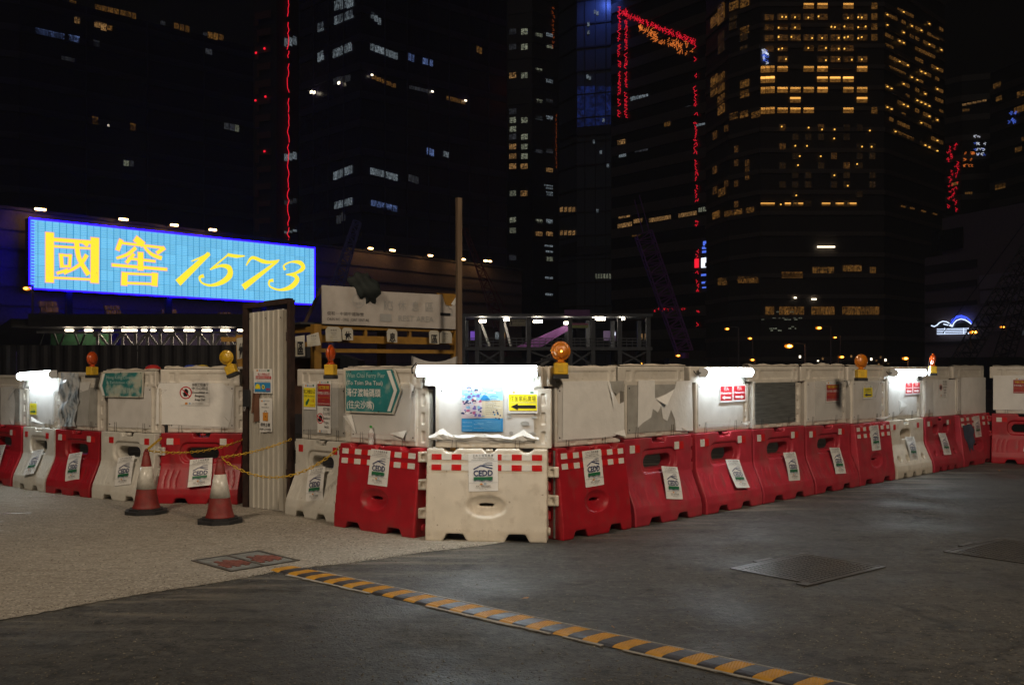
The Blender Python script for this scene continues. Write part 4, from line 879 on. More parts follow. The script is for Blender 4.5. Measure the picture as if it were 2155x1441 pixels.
# small white banner behind the ferry sign panel
bf = Fr(at(915,766,11.2), R(12)); b = MB(); n = 12
for j in range(n+1):
    f = j/n; x = -.24+.48*f; b.v += [(x,.02*math.sin(f*7),.085-.10*math.sin(f*math.pi)*.6),(x,.02*math.sin(f*7+1),-.10)]
    if j: k = 2*(j-1); b.f.append((k,k+1,k+3,k+2)); b.m.append(0)
b.mats = [mat('grey cloth',(.34,.33,.32),.8)]; o = b.build('cloth_banner', fix=False); o.location = bf.o; o.rotation_euler = (0,0,bf.a); tag(o,'sagging white cloth banner above the brightest tube light','banner')
for s in (-.25,.25): MB().tube([(s,.02,-1.75),(s,.02,.09)], .012, 8, m_steel).build('banner_pole', o)
# bottle
o = empty('plastic_bottle', FR[6].w(-.14,-.10,BH*.99+.003), 0, 'clear plastic bottle with green cap on the taped red barrier', 'bottle')
MB().lathe([(.026,0),(.030,.006),(.030,.05),(.027,.06),(.030,.07),(.030,.13),(.012,.165),(.012,.172)],18,mat('clear bottle',(.80,.80,.78),.08,alpha=.38,var=.03)).build('body', o, True); MB().lathe([(.0145,.1725),(.0145,.192)],14,mat('green cap',(.03,.30,.03),.4)).build('cap', o); MB().lathe([(.0305,.075),(.0305,.122)],18,mat('bottle wrap',(.55,.45,.42),.3,var=.4,scale=50,alpha=.6)).build('wrap', o)
# helmets on a ledge behind the panel
o = MB().box(-.6,.6,-.12,.12,0,.03,m_wood).build('timber_ledge'); o.location = FR[4].w(-.15,.25,1.545); o.rotation_euler = (0,0,FR[4].a); tag(o,'timber ledge with helmets behind the panel by the gate','ledge')
for i in (-.58,.58): MB().box(i-.02,i+.02,-.03,.03,-1.545,-.001,m_wood).build('leg', o)
for px, c, lb in ((322,(.42,.03,.025),'red helmet top showing over the panel by the gate'),(402,(.03,.06,.35),'blue helmet top showing over the panel by the gate'),(426,(.55,.38,.02),'yellow helmet top showing over the panel by the gate')):
    x,_ = FR[4].hit(px,770,.25); h_ = empty('safety_helmet', FR[4].w(x,.25,1.576), 0, lb, 'helmet', 'safety helmets on the ledge'); mh_ = mat('helmet '+lb[:4], c, .3, var=.08)
    MB().lathe([(.125,0),(.128,.012),(.115,.018),(.11,.05),(.09,.09),(.055,.115),(.01,.123)],20,mh_).build('shell', h_, True); MB().prism([(-.07,-.10),(.07,-.10),(.05,-.175),(-.05,-.175)],.004,.012,mh_,axis='z').build('peak', h_)
# ------------------------------------------------------------------ background: sheets and lit windows
def face(p0, p1):
    a, b = at(p0[0],HY,p0[1]), at(p1[0],HY,p1[1]); a.z = b.z = 0; d = b-a; return Fr(a, math.atan2(d.y,d.x))
def wmat(name, hi, lo, band=0., cells=3, noise=4., spots=0.):
    m = D.materials.new(name); m.use_nodes = True; t = m.node_tree; b = t.nodes['Principled BSDF']; b.inputs['Base Color'].default_value = (.03,.03,.03,1); b.inputs['Roughness'].default_value = .3
    tc = t.nodes.new('ShaderNodeTexCoord').outputs['Object']; oi = t.nodes.new('ShaderNodeObjectInfo').outputs['Random']
    ad = t.nodes.new('ShaderNodeVectorMath'); ad.operation = 'ADD'; t.links.new(tc, ad.inputs[0])
    sc = t.nodes.new('ShaderNodeMath'); sc.operation = 'MULTIPLY'; t.links.new(oi, sc.inputs[0]); sc.inputs[1].default_value = 37.; t.links.new(sc.outputs[0], ad.inputs[1])
    f = _ramp(t, _noise(t, ad.outputs[0], noise, 3), .38, .62)
    sx = t.nodes.new('ShaderNodeSeparateXYZ'); t.links.new(tc, sx.inputs[0])
    if band:
        bz = _ramp(t, sx.outputs[2], .5-band-.12, .5-band+.06); mx = t.nodes.new('ShaderNodeMath'); mx.operation = 'MAXIMUM'
        dm = t.nodes.new('ShaderNodeMath'); dm.operation = 'MULTIPLY'; t.links.new(f, dm.inputs[0]); dm.inputs[1].default_value = .10
        t.links.new(bz, mx.inputs[0]); t.links.new(dm.outputs[0], mx.inputs[1]); f = mx.outputs[0]
    c = _mix(t, f, lo, hi)
    if spots:
        sp = _ramp(t, _noise(t, ad.outputs[0], 9, 1, (1,1,1.6)), .70, .74); c = _mix(t, sp, c, tuple(min(9,x*spots) for x in hi))
    if cells:
        fr = t.nodes.new('ShaderNodeMath'); fr.operation = 'MULTIPLY'; t.links.new(sx.outputs[0], fr.inputs[0]); fr.inputs[1].default_value = cells
        fc = t.nodes.new('ShaderNodeMath'); fc.operation = 'FRACT'; t.links.new(fr.outputs[0], fc.inputs[0])
        gt = t.nodes.new('ShaderNodeMath'); gt.operation = 'GREATER_THAN'; t.links.new(fc.outputs[0], gt.inputs[0]); gt.inputs[1].default_value = .14
        c = _mix(t, gt.outputs[0], (.004,.004,.004), c)
    mr = t.nodes.new('ShaderNodeMapRange'); t.links.new(oi, mr.inputs[0]); mr.inputs[3].default_value = .55; mr.inputs[4].default_value = 1.15
    t.links.new(c, b.inputs['Emission Color']); t.links.new(mr.outputs[0], b.inputs['Emission Strength']); m.cycles.emission_sampling = 'NONE'; return m
w_hot = wmat('hotel window bright', (1.7,.80,.16), (.09,.036,.007), .34, 0, 3.5)
w_dim = wmat('hotel window dim', (.075,.032,.007), (.014,.006,.002), 0, 2, 3.0, 8.)
w_side = wmat('hotel window side', (.15,.066,.013), (.012,.005,.0015), 0, 5, 4.0, 5.)
w_cool = wmat('office window cool', (.15,.18,.20), (.022,.027,.031), 0, 3, 3.0, 7.)
w_blue = wmat('office window blue', (.09,.14,.32), (.015,.022,.05), 0, 4, 3.0, 7.)
w_warm = wmat('office window warm', (.30,.16,.055), (.02,.01,.004), 0, 3, 3.5, 5.)
w_amb = wmat('office window amber', (.15,.068,.014), (.015,.007,.002), 0, 4, 3.0)
w_gre = wmat('flat window pale', (.20,.21,.15), (.012,.014,.010), 0, 2, 4.5, 5.)
w_lampa = emi('room lamp amber', (1,.50,.08), 1.6, False)
w_vd2 = wmat('hotel window faint', (.018,.009,.003), (.006,.003,.001), 0, 2, 4.0, 9.)
w_vdim = wmat('window very dim', (.030,.032,.036), (.007,.007,.009), 0, 3, 3.0)
w_pt = emi('small bright lamp', (1,.86,.62), 3., False)
w_red = emi('red lamp and reflection glow', (1,.012,.035), 1.1, False); w_or = emi('orange light and reflection glow', (1,.24,.04), .9, False); w_wht = emi('white sign light', (.80,.86,1), 1.6, False); w_bl = emi('blue sign light', (.10,.20,1), .9, False)  # red and orange also stand for reflections in tower glass
win_me = MB().box(-.5,.5,-.5,.5,-.5,.5).mesh('lit_window'); win_me.materials.append(None)
def win(root, fr, x0, y0, x1, y1, m, name='lit_window', dy=-.12):
    a = fr.hit(x0,y0,dy); b = fr.hit(x1,y1,dy); o = D.objects.new(name, win_me); C.objects.link(o); o.parent = root
    p = fr.w((a[0]+b[0])/2, dy, (a[1]+b[1])/2) - root.location; o.location = p; o.rotation_euler = (0,0,fr.a); o.scale = (abs(b[0]-a[0]), .12, abs(a[1]-b[1]))
    o.material_slots[0].link = 'OBJECT'; o.material_slots[0].material = m; return o
def swin(root, fr, x0, y0, x1, y1, sl, m, **k):
    """window given by its left top and a slope: rows follow the face by themselves, so only the middle matters"""
    return win(root, fr, x0, y0, x1, y1, m, **k)
def tower(name, label, corners, topy, back, m, floor=3.6, band=.9, bm_=None, z0=0, mull=0, cat='tower', bands=True, depth=.18):
    P = [at(x,HY,Y) for x,Y in corners]
    for p in P: p.z = 0
    top = H + (HY-topy)/F*corners[0][1]
    root = empty(name, (sum((p.x for p in P))/len(P), sum((p.y for p in P))/len(P), 0), 0, label, cat); o = root.location
    Q = [(p.x-o.x,p.y-o.y) for p in P]; e1, e0 = P[-1]*(1+back/P[-1].y), P[0]*(1+back/P[0].y); bk = [(e1.x-o.x-back*.05, e1.y-o.y), (e0.x-o.x+back*.05, e0.y-o.y)]
    MB().prism(Q+bk, z0, top, m, axis='z').build('wall', root)
    fs = []
    for (a, b) in zip(P, P[1:]):
        d = b-a; fr = Fr(a, math.atan2(d.y,d.x)); L = d.length; fs.append(fr); fr.L = L
        if bands:
            me = MB().box(0.02,L-.02,-depth,-.003,-band/2,band/2,bm_ or m).mesh('spandrel'); z = z0+floor
            while z < top-.5:
                s = link('spandrel', me, root); s.location = fr.w(0,0,z)-o; s.rotation_euler = (0,0,fr.a); z += floor
        if mull:
            me = MB().box(-.10,.10,-depth-.1,-depth-.003,z0,top-.2,bm_ or m).mesh('mullion'); n = int(L/mull)
            for k in range(1,n): s = link('mullion', me, root); s.location = fr.w(L*k/n,0,0)-o; s.rotation_euler = (0,0,fr.a)
    return root, fs
g_navyglow = mat('navy glass with glow tint', (.022,.016,.052), .25, var=.1); g_navyglowb = mat('navy spandrel with glow tint', (.036,.027,.080), .5, var=.1)  # purple night glow on the left towers is put into these navy colours
g_brn = mat('brown facade', (.050,.040,.036), .5, var=.15); g_brnb = mat('brown band', (.10,.080,.070), .6, var=.15)
g_dk = mat('dark glass', (.022,.022,.022), .25, var=.1); g_dkb = mat('dark spandrel', (.055,.046,.042), .6, var=.1)
g_gls = mat('slate curtain wall', (.075,.085,.10), .35, var=.1); g_glsb = mat('slate mullion', (.02,.02,.024), .5)
g_terra = mat('terracotta facade', (.12,.045,.035), .7, var=.2)

# left tower block
T, f = tower('office_tower', 'dark office tower behind the glowing billboard with few lit windows', [(-260,141),(40,148),(537,175)], -60, 30, g_navyglow, 4.0, 1.0, g_navyglowb, mull=9)
A1 = f[1]
for x0,y0,x1,y1,m in ((75,59,88,74,w_blue),(89,62,101,77,w_blue),(102,65,113,80,w_blue),(114,68,126,82,w_blue),(127,70,135,84,w_blue),(145,73,154,88,w_blue),(155,75,167,91,w_blue),(157,35,168,51,w_warm),(199,44,213,60,w_warm),(213,48,224,66,w_warm),(225,52,236,65,w_amb),
  (200,9,212,22,w_amb),(213,12,224,25,w_amb),(226,15,238,28,w_amb),(239,18,250,31,w_amb),(253,21,264,34,w_amb),(266,24,276,37,w_amb),(278,27,286,41,w_amb),(366,48,376,62,w_amb),(378,51,387,66,w_amb),(390,54,398,69,w_amb),(338,44,348,54,w_vdim),(437,67,447,82,w_amb),(449,69,458,85,w_amb),(460,72,470,86,w_amb),(428,68,436,76,w_vdim),(433,102,446,116,w_vdim),
  (194,245,206,263,w_amb),(274,259,285,276,w_amb),(226,262,230,267,w_pt),(260,337,271,350,w_gre),(273,338,281,351,w_vdim),(472,257,482,273,w_vdim),(484,260,494,276,w_vdim),(494,261,503,278,w_gre),(197,84,209,100,w_vdim),(130,118,157,131,w_vdim),(146,0,160,8,w_amb),(107,-6,118,1,w_amb)):
    win(T, A1, x0, y0, x1, y1, m)
# terracotta slab with a red glass reflection put in as glowing tubes
T, f = tower('apartment_slab', 'faint terracotta stepped block lit red beside a red glass reflection made of glowing strips', [(533,158),(582,156),(628,160)], -60, 20, mat('dark slab',(.03,.02,.022),.6), 4.2, .5, g_terra, bands=False)
for k in range(14):
    y = 28+k*36; win(T, f[0], 537+(k%2)*4, y, 570, y+9, g_terra, 'balcony_band', -.5); win(T, f[0], 537+(k%2)*4, y+10, 545, y+26, g_terra, 'balcony_pier', -.45)
for x,y in ((555,101),(537,110),(557,202),(536,210),(555,317)): win(T, f[0], x, y, x+3, y+3.4, w_red, 'red_lamp', -.7)
rs = random.Random(3); fr = f[1]; y = -10
while y < 505:
    L = rs.uniform(14,34); pts = [fr.hit(606+rs.uniform(-2,3), y+L*q/3, -.3) for q in range(4)]
    o = MB().tube([fr.w(x,-.3,z)-T.location for x,z in pts], .055, 5, w_red).build('red_reflection_strip', T); y += L+rs.choice((.5,1,1,12,3))
for y0,y1,x1 in ((78,100,626),(322,340,625),(420,432,626),(486,492,619)):
    for k in range(3): win(T, fr, 599+k*9, y0+(y1-y0)*.1-k*2, 606+k*9, y1-k*2, w_cool if y0 != 420 else w_vdim)
# corner tower
T, f = tower('office_tower', 'dark ribbed corner office tower above the rest area sign', [(632,151),(760,140),(1066,158)], -60, 30, g_navyglow, 4.0, 1.0, g_navyglowb, mull=3.4)
Lf, Rf = f
for rows in ((704,11,6,40,14,w_cool,3),(704,43,30,40,14,w_cool,5),(701,113,99,40,15,w_cool,5),(702,171,165,36,10,w_vdim,4),(702,370,357,40,15,w_cool,5),(704,432,424,38,13,w_cool,4),(709,462,456,18,16,w_vdim,2),(669,58,56,13,16,w_cool,2),(669,121,117,13,17,w_cool,2)):
    x,yl,yr,w,h,m,n = rows
    for k in range(n): xx = x+w*k/n; yy = yl+(yr-yl)*k/max(1,n-1)-h/2; win(T, Lf, xx, yy, xx+w/n-1.4, yy+h, m)
for x,yl,yr,w,h,m,n in ((781,25,38,22,15,w_cool,3),(780,92,110,58,16,w_cool,6),(859,112,115,14,16,w_blue,2),(890,122,126,22,14,w_blue,3),(782,158,175,52,10,w_amb,5),(862,180,188,46,9,w_vdim,4),(940,202,210,40,10,w_amb,4),(780,353,366,58,15,w_cool,6),(860,367,372,22,15,w_vdim,3),(781,421,432,56,14,w_blue,5),(899,311,314,15,15,w_blue,2),(934,318,320,12,12,w_cool,2),(1003,97,100,12,14,w_amb,2)):
    for k in range(n): xx = x+w*k/n; yy = yl+(yr-yl)*k/max(1,n-1); win(T, Rf, xx, yy, xx+w/n-1.4, yy+h, m)
for fr,x,y in ((Lf,653,192),(Lf,659,193),(Lf,711,173),(Rf,781,156),(Rf,908,191),(Rf,978,210)): win(T, fr, x, y, x+4, y+4, w_pt, 'facade_lamp', -.5)
# residential tower
T, f = tower('apartment_tower', 'slim dark apartment tower with a grid of pale windows', [(1068,205),(1120,203),(1175,207)], -40, 25, g_brn, 3.1, .8, g_dkb)
rs = random.Random(11)
for y in (62,94,154,230,248,267,283,304,324,345,402,458,480,537):
    for x in (1072,1096):
        if rs.random() < .82: win(T, f[0], x, y, x+14, y+10, rs.choice((w_gre,w_gre,w_warm,w_vdim)))
for y in (66,90,140,163,205,240,280,310,350,400,458,484,537):
    for x in (1128,1150):
        if rs.random() < .75: win(T, f[1], x, y+3, x+13, y+13, rs.choice((w_gre,w_cool,w_warm,w_vdim)))
for y in (388,394,515,527,582,617): win(T, f[1], rs.uniform(1145,1152), y, 1163, y+5, w_cool)
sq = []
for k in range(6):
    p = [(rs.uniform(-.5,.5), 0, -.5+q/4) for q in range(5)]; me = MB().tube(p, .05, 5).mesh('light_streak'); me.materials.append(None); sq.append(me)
def streak(root, fr, x, y, w, h, m, dy=-.3):  # glowing tube: neon on some facades, painted-in glass reflections on others
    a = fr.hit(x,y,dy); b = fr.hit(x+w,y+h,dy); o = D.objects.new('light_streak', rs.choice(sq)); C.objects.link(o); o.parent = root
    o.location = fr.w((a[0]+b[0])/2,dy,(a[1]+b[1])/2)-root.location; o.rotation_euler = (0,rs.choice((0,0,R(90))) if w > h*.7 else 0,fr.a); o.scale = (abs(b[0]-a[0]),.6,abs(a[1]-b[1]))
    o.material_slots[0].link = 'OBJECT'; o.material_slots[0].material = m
w_dor = emi('dim orange strip', (.8,.14,.02), .35, False)
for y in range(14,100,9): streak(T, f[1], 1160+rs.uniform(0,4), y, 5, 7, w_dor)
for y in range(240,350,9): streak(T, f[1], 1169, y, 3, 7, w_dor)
# slate glass tower with blue floodlight
T, f = tower('glass_tower', 'slate glass tower washed with blue light near the top', [(1176,176),(1214,170),(1286,168)], -60, 25, g_gls, 4.0, .25, g_glsb, mull=0)
for x in (1230,1252,1274): win(T, f[1], x, -50, x+1.2, 780, g_glsb, 'mullion', -.2)
for y0,y1 in ((268,281),(519,533)): win(T, f[1], 1214.5, y0, 1285.5, y1, g_glsb, 'plant_floor_band', -.3); win(T, f[0], 1177, y0-2, 1213.5, y1, g_glsb, 'plant_floor_band', -.3)
w_glaze = wmat('glazing with painted blue reflection', (.006,.014,.085), (.003,.004,.018), 0, 0, 2.0)  # blue reflection put into the panes as a faint glow
for x0,x1 in ((1215,1229.5),(1231.5,1251.5),(1253.5,1273.5),(1275.5,1285.5)):
    for k in range(5): y = 183+k*17; win(T, f[1], x0, y, x1, y+15.6, w_glaze, 'glazing', -.1)
for x,y in ((1250,22),(1255,25),(1236,48),(1236,65),(1234,158),(1239,161),(1268,250),(1275,268),(1281,268),(1248,295),(1262,317),(1255,440),(1277,345)): win(T, f[1], x, y, x+4.5, y+7, w_cool)
for k in range(6): win(T, f[1], 1252+k*6, 576, 1255.5+k*6, 586, w_gre)
for x in (1179,1188,1197,1205):
    for y in (437,486): win(T, f[0], x, y, x+4.5, y+8, w_warm)
fl = MB().box(-.4,.4,-.6,-.2,-.3,.3,emi('blue flood lens',(.1,.2,1),6.,False)).build('floodlight', T); px_ = f[1].hit(1266,-14,0); fl.location = f[1].w(px_[0],-3.4,px_[1])-T.location; fl.rotation_euler = (0,0,f[1].a)
MB().bar((0,0,0),(0,3.3,0),.12,.12,m_dark).build('flood_bracket', fl)
l = D.lights.new('blue_flood','SPOT'); l.energy = 1400; l.color = (.10,.20,1); l.spot_size = R(140); l.spot_blend = 1; l.shadow_soft_size = .5; lo = D.objects.new('blue_flood', l); C.objects.link(lo); lo.parent = T; lo.location = f[1].w(px_[0],-4.2,px_[1]-.6)-T.location; lo.rotation_euler = (R(40),0,f[1].a)
# tower whose red and orange glass reflections are put in as glowing streaks
T, f = tower('office_tower', 'dark banded office tower with ragged red and orange reflections put in as glowing streaks', [(1288,166),(1488,150)], -60, 30, g_dk, 3.4, 1.5, g_brnb, depth=.25)
A1 = f[0]
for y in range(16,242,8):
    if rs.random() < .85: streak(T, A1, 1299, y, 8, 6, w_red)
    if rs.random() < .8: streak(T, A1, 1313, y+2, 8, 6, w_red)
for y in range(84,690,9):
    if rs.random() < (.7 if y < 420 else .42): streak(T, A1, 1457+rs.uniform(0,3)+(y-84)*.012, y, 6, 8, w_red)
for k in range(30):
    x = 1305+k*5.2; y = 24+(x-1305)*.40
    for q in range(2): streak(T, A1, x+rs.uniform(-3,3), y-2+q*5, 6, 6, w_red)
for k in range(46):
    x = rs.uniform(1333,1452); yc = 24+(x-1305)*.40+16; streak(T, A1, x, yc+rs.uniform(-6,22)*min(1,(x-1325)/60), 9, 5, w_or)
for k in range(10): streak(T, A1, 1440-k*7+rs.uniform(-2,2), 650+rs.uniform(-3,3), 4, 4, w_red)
for x0,y,x1,n,m in ((1327,205,1364,4,w_cool),(1442,225,1475,3,w_vdim),(1466,262,1484,2,w_cool),(1300,296,1316,2,w_warm),(1303,323,1318,2,w_cool),(1336,312,1364,3,w_vdim),(1302,451,1326,2,w_warm),(1300,472,1330,4,w_warm),(1334,462,1352,3,w_warm),(1366,460,1412,8,w_warm),(1428,450,1466,6,w_warm),(1470,438,1488,2,w_gre),(1470,464,1488,2,w_warm),(1424,472,1464,5,w_amb),(1330,490,1348,3,w_amb),(1398,258,1412,2,w_amb)):
    for k in range(n): xx = x0+(x1-x0)*k/n; yy = y-(xx-x0)*.17; win(T, A1, xx, yy, xx+(x1-x0)/n-1, yy+7.5, m)
for x0,y0,x1,y1,m in ((1476,543,1494,562,w_wht),(1462,545,1470,563,w_red),(1478,520,1492,523,w_bl),(1478,528,1494,531,w_bl),(1476,577,1500,579,w_bl),(1477,593,1500,595,w_bl),(1478,604,1492,605.5,w_bl),(1480,508,1490,516,w_bl)): win(T, A1, x0, y0, x1-2 if x1 > 1488 else x1, y1, m, 'glowing_screen', -.35)
# hotel
g_hot = mat('hotel facade', (.060,.048,.040), .5, var=.12); g_hotb = mat('hotel band', (.15,.115,.095), .6, var=.12)
T, f = tower('hotel_tower', 'broad hotel tower dotted with rows of amber windows', [(1486,143),(1535,134.5),(1600,130),(1860,130),(1925,137),(1988,145)], -60, 40, g_hot, 1.36*2, .55, g_hotb)
c1_, c2_, Mf, r1_, r2_ = f
cols = [1636,1663,1691,1720,1747,1774.5,1803.5]; rows = [6.5,29,50,72.6,95,118,139,161,183,204,226]
lit = {0:{2:'b',3:'b',5:'b'},1:{k:'d' for k in (0,1,2,3,5,6)},2:{k:'d' for k in (0,1,4,5,6)},3:{k:'d' for k in range(7)},4:{k:'d' for k in (0,2,3,4,5)},5:{k:'d' for k in (0,3,4,5,6)},6:{k:'b' for k in (0,2,3,6)},7:{k:'b' for k in (3,4,5)},8:{k:'b' for k in (0,1,2,3,5,6)},9:{1:'b',6:'b'},10:{k:'b' for k in (0,1,2,5)}}
for r, d in lit.items():
    for c, k in d.items(): win(T, Mf, cols[c], rows[r]+1, cols[c]+21.5, rows[r]+(12 if k == 'b' else 13), w_hot if k == 'b' else w_dim)
    for c, k in d.items():
        if k == 'd':
            for q in range(rs.choice((1,1,2))): x = cols[c]+rs.choice((1.5,9,17)); y = rows[r]+rs.uniform(4,8); win(T, Mf, x, y, x+2.2, y+2.6, w_lampa, 'room_lamp', -.3)
    if r in (0,1,2,3,10): win(T, Mf, 1834, rows[r], 1846, rows[r]+13, w_side)
    if r in (6,7,8,10):
        for k in range(3): win(T, Mf, 1601+k*10, rows[r]+1-k*.5, 1610+k*10, rows[r]+14-k*.5, w_hot)
    elif r in (1,2,3,4): win(T, Mf, 1608, rows[r]+2, 1628, rows[r]+14, w_dim)
for x,ys in ((1496,(40,165,187)),(1511,(15,35,160,180,205,226)),(1535,(8,)),(1558,(2,60,172,193)),(1582,(236,))):
    for y in ys:
        fr = c1_ if x < 1535 else c2_; x1 = min(x+13, 1534) if x < 1535 else min(x+18,1599); win(T, fr, x, y, x1, y+9, w_side)
for x,y in ((1536,240),(1558,236),(1535,30),(1534,50),(1511,76),(1511,96),(1557,74),(1557,100),(1512,400),(1525,445),(1545,442),(1570,438),(1500,448)):
    fr = c1_ if x < 1518 else c2_; win(T, fr, x, y, x+(13 if x < 1518 else 16), y+9, w_side if y > 200 else w_vd2)
for k in range(12):
    for q in range(4):
        if rs.random() < .22: x = (1500,1524,1545,1568)[q]; win(T, c1_ if x < 1518 else c2_, x, 265+k*14.5, x+8, 276+k*14.5, w_dim)
for r in range(13):
    y0 = 3+r*21.6
    for fr, xa, xb, n in ((r1_,1864,1924,7),(r2_,1927,1986,7)):
        for k in range(n):
            if rs.random() < (.75 if (k+r*3)%7 > 1 else .2):
                x = xa+(xb-xa)*k/n; w = (xb-xa)/n-1.8; yy = y0+(x-1860)*.46; win(T, fr, x, yy, x+w, yy+10, w_side)
                if rs.random() < .35: win(T, fr, x+w*.4, yy+4, x+w*.4+2, yy+6.4, w_lampa, 'room_lamp', -.3)
for k in range(9):
    for c in range(8):
        if rs.random() < .42: x = 1640+c*27; win(T, Mf, x, 262+k*20, x+13, 275+k*20, w_vd2 if rs.random() < .72 else w_dim)
        if rs.random() < .22: x = 1640+c*27+rs.uniform(0,16); y = 264+k*20+rs.uniform(0,10); win(T, Mf, x, y, x+2.2, y+2.4, w_lampa, 'room_lamp', -.3)
for x0,x1 in ((1652,1664),(1669,1690),(1730,1747),(1758,1778),(1783,1802),(1596,1630)): win(T, Mf, max(x0,1601), 427, x1, 432.5, w_hot)
for x,y in ((1897,432),(1916,436),(1940,442),(1964,448)): win(T, r1_ if x < 1920 else r2_, x, y, x+8, y+5, w_side)
for x0,y0,x1,y1,m in ((1606,100,1630,112,w_bl),(1610,116,1628,130,w_wht)):
    for k in range(14): streak(T, Mf, rs.uniform(1601,1612), rs.uniform(100,136), 7, 5, rs.choice((w_bl,w_wht,w_bl)))
for x0,x1,y,n in ((1511,1530,586,2),(1553,1596,582,5),(1645,1690,572,5),(1710,1756,562,3),(1774,1814,558,4),(1830,1844,562,1)):
    for k in range(n):
        xx = x0+(x1-x0)*k/n; xe = xx+(x1-x0)/n-1.2; fr = c1_ if xe < 1536 else (c2_ if xe < 1600 else Mf); win(T, fr, xx, y, xe, y+13, w_amb if n < 5 else w_side)
for x0,x1,n in ((1611,1630,2),(1640,1693,5),(1708,1757,5),(1773,1851,8)):
    for k in range(n): xx = x0+(x1-x0)*k/n; win(T, Mf, xx, 645, xx+(x1-x0)/n-1.2, 662, w_side)
for k in range(22): win(T, Mf, *(lambda x,y: (x,y,x+rs.uniform(3,8),y+2.4))(rs.uniform(1602,1680), rs.choice((655,668,671,686,690,694))), w_gre)
for x,y,x1 in ((1720,518,1757),(1671,625,1676),(1708,628,1718)): win(T, Mf, x, y, x1, y+3, w_pt, 'ceiling_light', -.4)
# far right towers
T, f = tower('office_tower', 'distant right tower with red light grid and blue patches', [(1988,215),(2024,212),(2090,210)], 165, 20, g_dk, 4.2, 1.2, g_brnb)
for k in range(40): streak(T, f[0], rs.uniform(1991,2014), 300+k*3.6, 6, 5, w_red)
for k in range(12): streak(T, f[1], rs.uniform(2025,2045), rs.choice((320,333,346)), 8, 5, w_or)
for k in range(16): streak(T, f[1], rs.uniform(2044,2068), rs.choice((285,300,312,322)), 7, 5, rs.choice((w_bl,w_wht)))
for k in range(5): win(T, f[1], 2025+k*10.5, 219-k*2.2, 2034+k*10.5, 222-k*2.2, w_warm)
for x0,y,x1 in ((2025,230,2040),(2002,385,2016),(2030,405,2046)): win(T, f[0] if x1 < 2023 else f[1], x0, y, x1, y+4, w_amb)
T, f = tower('office_tower', 'distant rightmost tower with slanting bands at the picture edge', [(2084,190),(2240,172)], 155, 20, g_dk, 3.6, 1.2, g_brnb)
for x0,y,x1 in ((2096,205,2108),(2090,178,2106),(2134,228,2155),(2140,195,2160),(2136,312,2150),(2094,390,2116),(2150,290,2160)): win(T, f[0], x0, y, x1, y+5, w_amb)
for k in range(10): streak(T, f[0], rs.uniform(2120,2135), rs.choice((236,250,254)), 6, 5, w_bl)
# right foreground block with neon emblem
g_tile = mat('brown tile facade', (.21,.15,.145), .6, var=.08); g_tileb = mat('paler tile band', (.30,.23,.25), .6, var=.06)
T, f = tower('exhibition_block', 'low brown block with blue neon emblem at the right', [(1946,86),(2300,70)], 543, 12, g_tile, bands=False, cat='building')
A1 = f[0]; a_ = A1.hit(1952,463,-.0)
b_ = MB().prism([(x-T.location.x,y-T.location.y) for x,y in [tuple(A1.w(.4,1.5,0)[:2]),tuple(A1.w(15,1.5,0)[:2]),tuple(A1.w(15,12,0)[:2]),tuple(A1.w(.4,12,0)[:2])]], H+(HY-543)/F*86+.003, H+(HY-463)/F*87, g_tile, axis='z').build('upper_storey', T)
for k,y in enumerate((580,613,646,679)): win(T, A1, 2062+k*2, y, 2240, y+11, g_tileb, 'louvre_band', -.15)
win(T, A1, 1962, 489, 2026, 522, g_dk, 'dark_window', 1.35)
for y in (560,600,640,680,720): win(T, A1, 1948, y, 2056, y+1.2, g_brn, 'tile_joint', -.05)
win(T, A1, 2148, 690, 2240, 702, w_vdim)
em = empty('neon_emblem', A1.w(*[(q:=A1.hit(2003,690,-.3))[0],-.3,q[1]]), 0, 'white and blue neon emblem of a winged roof over bars', 'neon sign')
n_w = emi('white neon', (.62,.74,1), 1.6, False); n_b = emi('blue neon', (.05,.10,1), 1.4, False)
def neon(pts, m, r=.045): MB().tube([A1.w(*(lambda h: (h[0],-.35,h[1]))(A1.hit(x,y,-.35)))-em.location for x,y in pts], r, 6, m).build('neon_tube', em, True)
neon([(1960,685),(1966,687),(1972,684),(1977,679),(1984,676),(1992,677),(1999,681),(2004,687)],n_w); neon([(1986,682),(1995,684),(2002,686),(2004,687)],n_w)
neon([(2004,687),(2007,680),(2013,674),(2022,671),(2031,673),(2038,677),(2046,683)],n_w); neon([(2000,681),(2004,673),(2012,666),(2023,664),(2034,668),(2041,674),(2046,681)],n_b,.06); neon([(2003,679),(2010,670),(2020,667),(2032,670)],n_b,.05)
for y in (692.5,696,699.5,703): neon([(1972,y),(2039,y-1.5)],n_w,.030)
for x in (1988,2028,2038): neon([(x,690),(x,703)],n_w,.025)
MB().box(-1.6,1.6,.02,.06,-.35,.35,m_dark).build('backing', em).rotation_euler = (0,0,A1.a)

